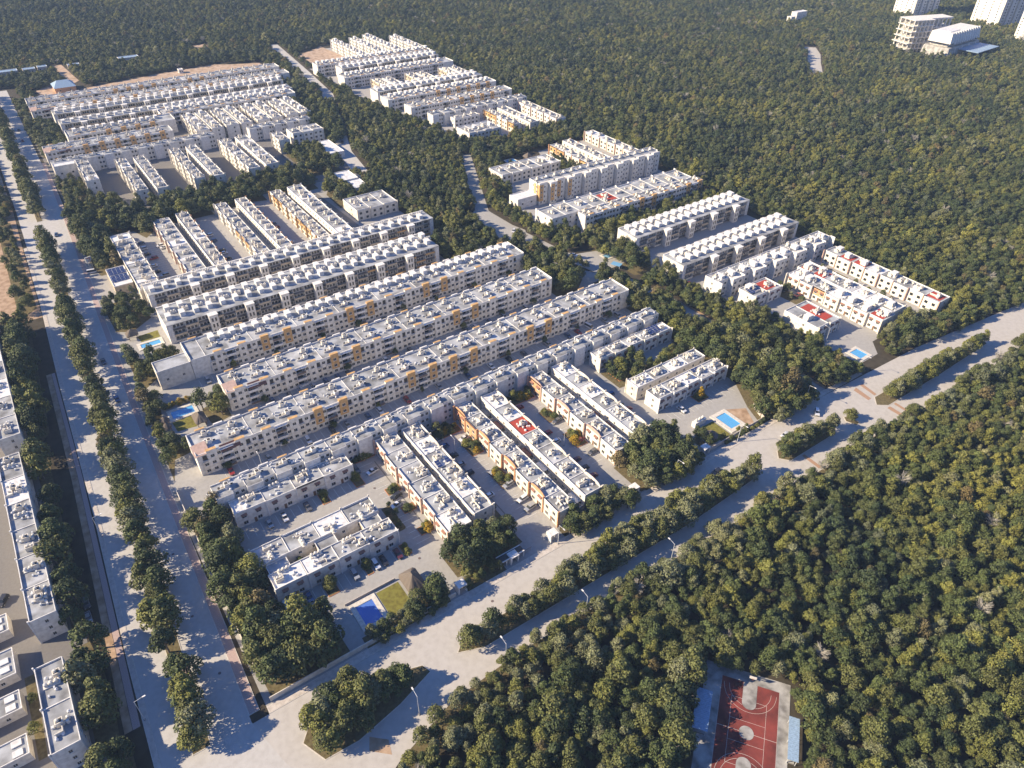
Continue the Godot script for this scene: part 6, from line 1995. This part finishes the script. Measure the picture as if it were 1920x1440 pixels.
	zone("along the avenue beside the far left estate", [15.4, -655, 30, -640, 33, -600, 33, -570, 16, -570], 4.8, 0.94, 1.46)
	zone("beside the rear lawn of the far left estate", [15.6, -716, 24, -716, 20, -662, 15.4, -662], 4.8, 0.94, 1.46)
	zone("in the shade left of the avenue, beside the longest white strip", [-30.6, -342, -21, -342, -25, -260, -30.8, -252], 5.0, 1.3, 1.8)
	zone("in the shade left of the avenue, beside the middle white strip", [-31.6, -246, -27.4, -246, -29.2, -180, -29.4, -164, -33, -164], 5.8, 1.3, 1.8)
	zone("in the shade left of the avenue, beside the bottom left strip", [-33.4, -158, -28.4, -158, -28, -134, -29, -122, -34, -122], 5.8, 1.3, 1.8)
	zone("at the very bottom left beside the avenue", [-34, -120, -27, -121, -27, -112, -36, -112], 4.4, 1.06, 1.46)
	zone("left of the avenue at the sandy verge", [-22, -470, -15, -470, -16, -360, -24, -352], 5.5, 0.60, 1.10, 0.4)
	zone("between the red roofed terraces", [318, -176, 331, -176, 328, -124, 318.6, -124], 9.0, 0.50, 0.85, 0.6)
	zone("before the grey roofed block of the red roofed estate", [285, -181, 294, -178, 291, -152, 286, -150], 5.5, 0.50, 0.80, 0.6)
	zone("around the entrance of the gallery blocks", [239, -262, 246, -264, 252, -256, 254, -232, 254, -222, 240, -226], 4.5, 0.89, 1.34, 0.3)
	zone("along the inner court of the middle estate", [297, -372, 307, -380, 307, -348, 298, -346], 4.8, 0.70, 1.00)
	zone("by the boulevard before the red roofed terrace", [103, -113, 131, -113, 131, -109.4, 103, -109.4], 2.9, 0.75, 1.15, 0.5)
	zone("by the boulevard before the third car park", [139, -113, 166, -113, 166, -109.4, 139, -109.4], 2.9, 0.75, 1.15, 0.5)
	zone("by the boulevard right of the oblong pool", [206, -113.6, 231, -113.6, 231, -109.2, 206, -109.2], 3.0, 0.8, 1.25, 0.5)
	zone("by the boulevard left of the first gate", [36, -112.2, 60, -112.2, 60, -109.6, 36, -109.6], 2.4, 0.35, 0.6, 0.4)
	zone("at the first bend of the domed terrace's wall", [59.4, -156, 62.6, -156, 62.6, -144, 59.4, -144], 2.6, 0.3, 0.5, 0.3)
	zone("behind the yard walls of the second car park", [88.6, -178, 91, -178, 91, -126, 88.6, -126], 3.2, 0.28, 0.45, 0.3)
	zone("behind the yard walls of the third car park", [123.2, -178, 125.6, -178, 125.6, -122, 123.2, -122], 3.2, 0.28, 0.45, 0.3)
	zone("along the inner drive's edge", [158.4, -178, 161, -178, 161, -134, 158.4, -134], 3.2, 0.3, 0.5, 0.3)
	zone("beside the flat roofed houses at the left edge", [-46, -156, -43.6, -156, -44, -130, -46, -130], 6.0, 0.4, 0.7, 0.3)
	for zn in zones:
		var pts := []
		for p in zn.pts:
			pts.append_array([p.x, p.y])
		if zn.order == "": lay("planted_ground", M.garden, pts, 0.04, "dark planted ground " + zn.place)
	# where no forest grows
	clear([-140, -475, -140, -55, 12, -55, 12, -475])
	clear([-13, -765, -13, -470, 22, -470, 22, -765])
	clear([4, -432, 174, -432, 178, -410, 178, -345, 181, -338, 181, -320, 168, -316, 168, -284, 198, -281, 198, -262, 214, -262, 226, -238, 231, -206, 234, -200, 234, -108, 4, -108])
	clear(rect(204, -336, 222, -290))
	clear([-30, -112, 232, -112, 240, -110, 262, -109.2, 300, -106.6, 360, -100.6, 460, -89.6, 460, -70, 360, -81.4, 300, -80.8, 232, -83.8, 190, -84.6, 68, -87.8, 44, -86, 26, -77.6, 12, -68, -30, -50])
	clear([13, -428, 13, -702, 232, -702, 232, -600, 200, -480, 188, -428])
	clear([30, -700, 30, -745, 60, -762, 52, -826, 68, -828, 72, -738, 106, -742, 140, -749, 186, -754, 226, -738, 228, -700])
	clear([12, -818, 12, -803, 82, -802, 82, -818])
	clear([184, -810, 188, -840, 206, -840, 202, -810])
	clear(strip([261, -800, 247, -680, 237, -605, 191, -470, 184, -422], 12.5))
	clear(strip([259, -420, 217, -334, 218, -300, 222, -270, 229, -240, 236, -200, 236, -130, 236, -111], 9.5))
	clear([250, -265, 350, -265, 350, -181, 346, -181, 345, -116, 330, -116, 318, -122, 290, -120, 279, -106, 262, -106, 260, -122, 262, -135, 262, -168, 252, -182])
	clear([225, -265, 256, -265, 256, -220, 236, -220])
	clear([244, -277.5, 349, -277, 349, -262, 354, -262, 357, -340, 360, -343, 361, -398, 305, -400, 300, -398, 286, -396, 273, -396, 272, -380, 248, -378, 246, -342, 234, -336, 231, -302, 231, -290])
	clear([253, -692, 253, -600, 256, -540, 264, -500, 271, -434, 362, -427, 362, -480, 366, -500, 366, -560, 372, -640, 378, -745, 300, -770, 262, -745, 260, -692])
	clear([296, -420, 290, -434, 302, -434, 304, -424])
	clear([798, -424, 804, -440, 850, -452, 890, -446, 892, -412, 882, -376, 848, -368, 806, -378])
	clear([985, -556, 1030, -556, 1030, -508, 985, -508])
	clear([1010, -470, 1060, -470, 1060, -412, 1010, -412])
	clear([960, -396, 1020, -396, 1020, -340, 950, -330])
	clear([900, -476, 945, -476, 945, -448, 900, -448])
	clear(strip([744, -492, 720, -468, 690, -446, 648, -412], 17))
	clear([812, -594, 866, -596, 866, -580, 816, -570])
	clear(rect(110, -816, 134, -802))
	# sports court with its stands
	zone("beside the left stand of the sports court", [102.3, -61.9, 105.4, -57.5, 79.3, -38.9, 76.2, -43.3], 4.8, 1.2, 1.55)
	var a := Vector2(108.2, -50.1)
	var u := Vector2(0.579, 0.815)
	var w := Vector2(-0.815, 0.579)
	var c := []
	for q in [[-4.6, -2.4], [17.0, -2.0], [20.0, 4.0], [22.0, 7], [22.0, 32], [-7, 32], [-7, 6]]:
		var p: Vector2 = a + u * q[0] + w * q[1]
		c.append_array([p.x, p.y])
	clear(c)
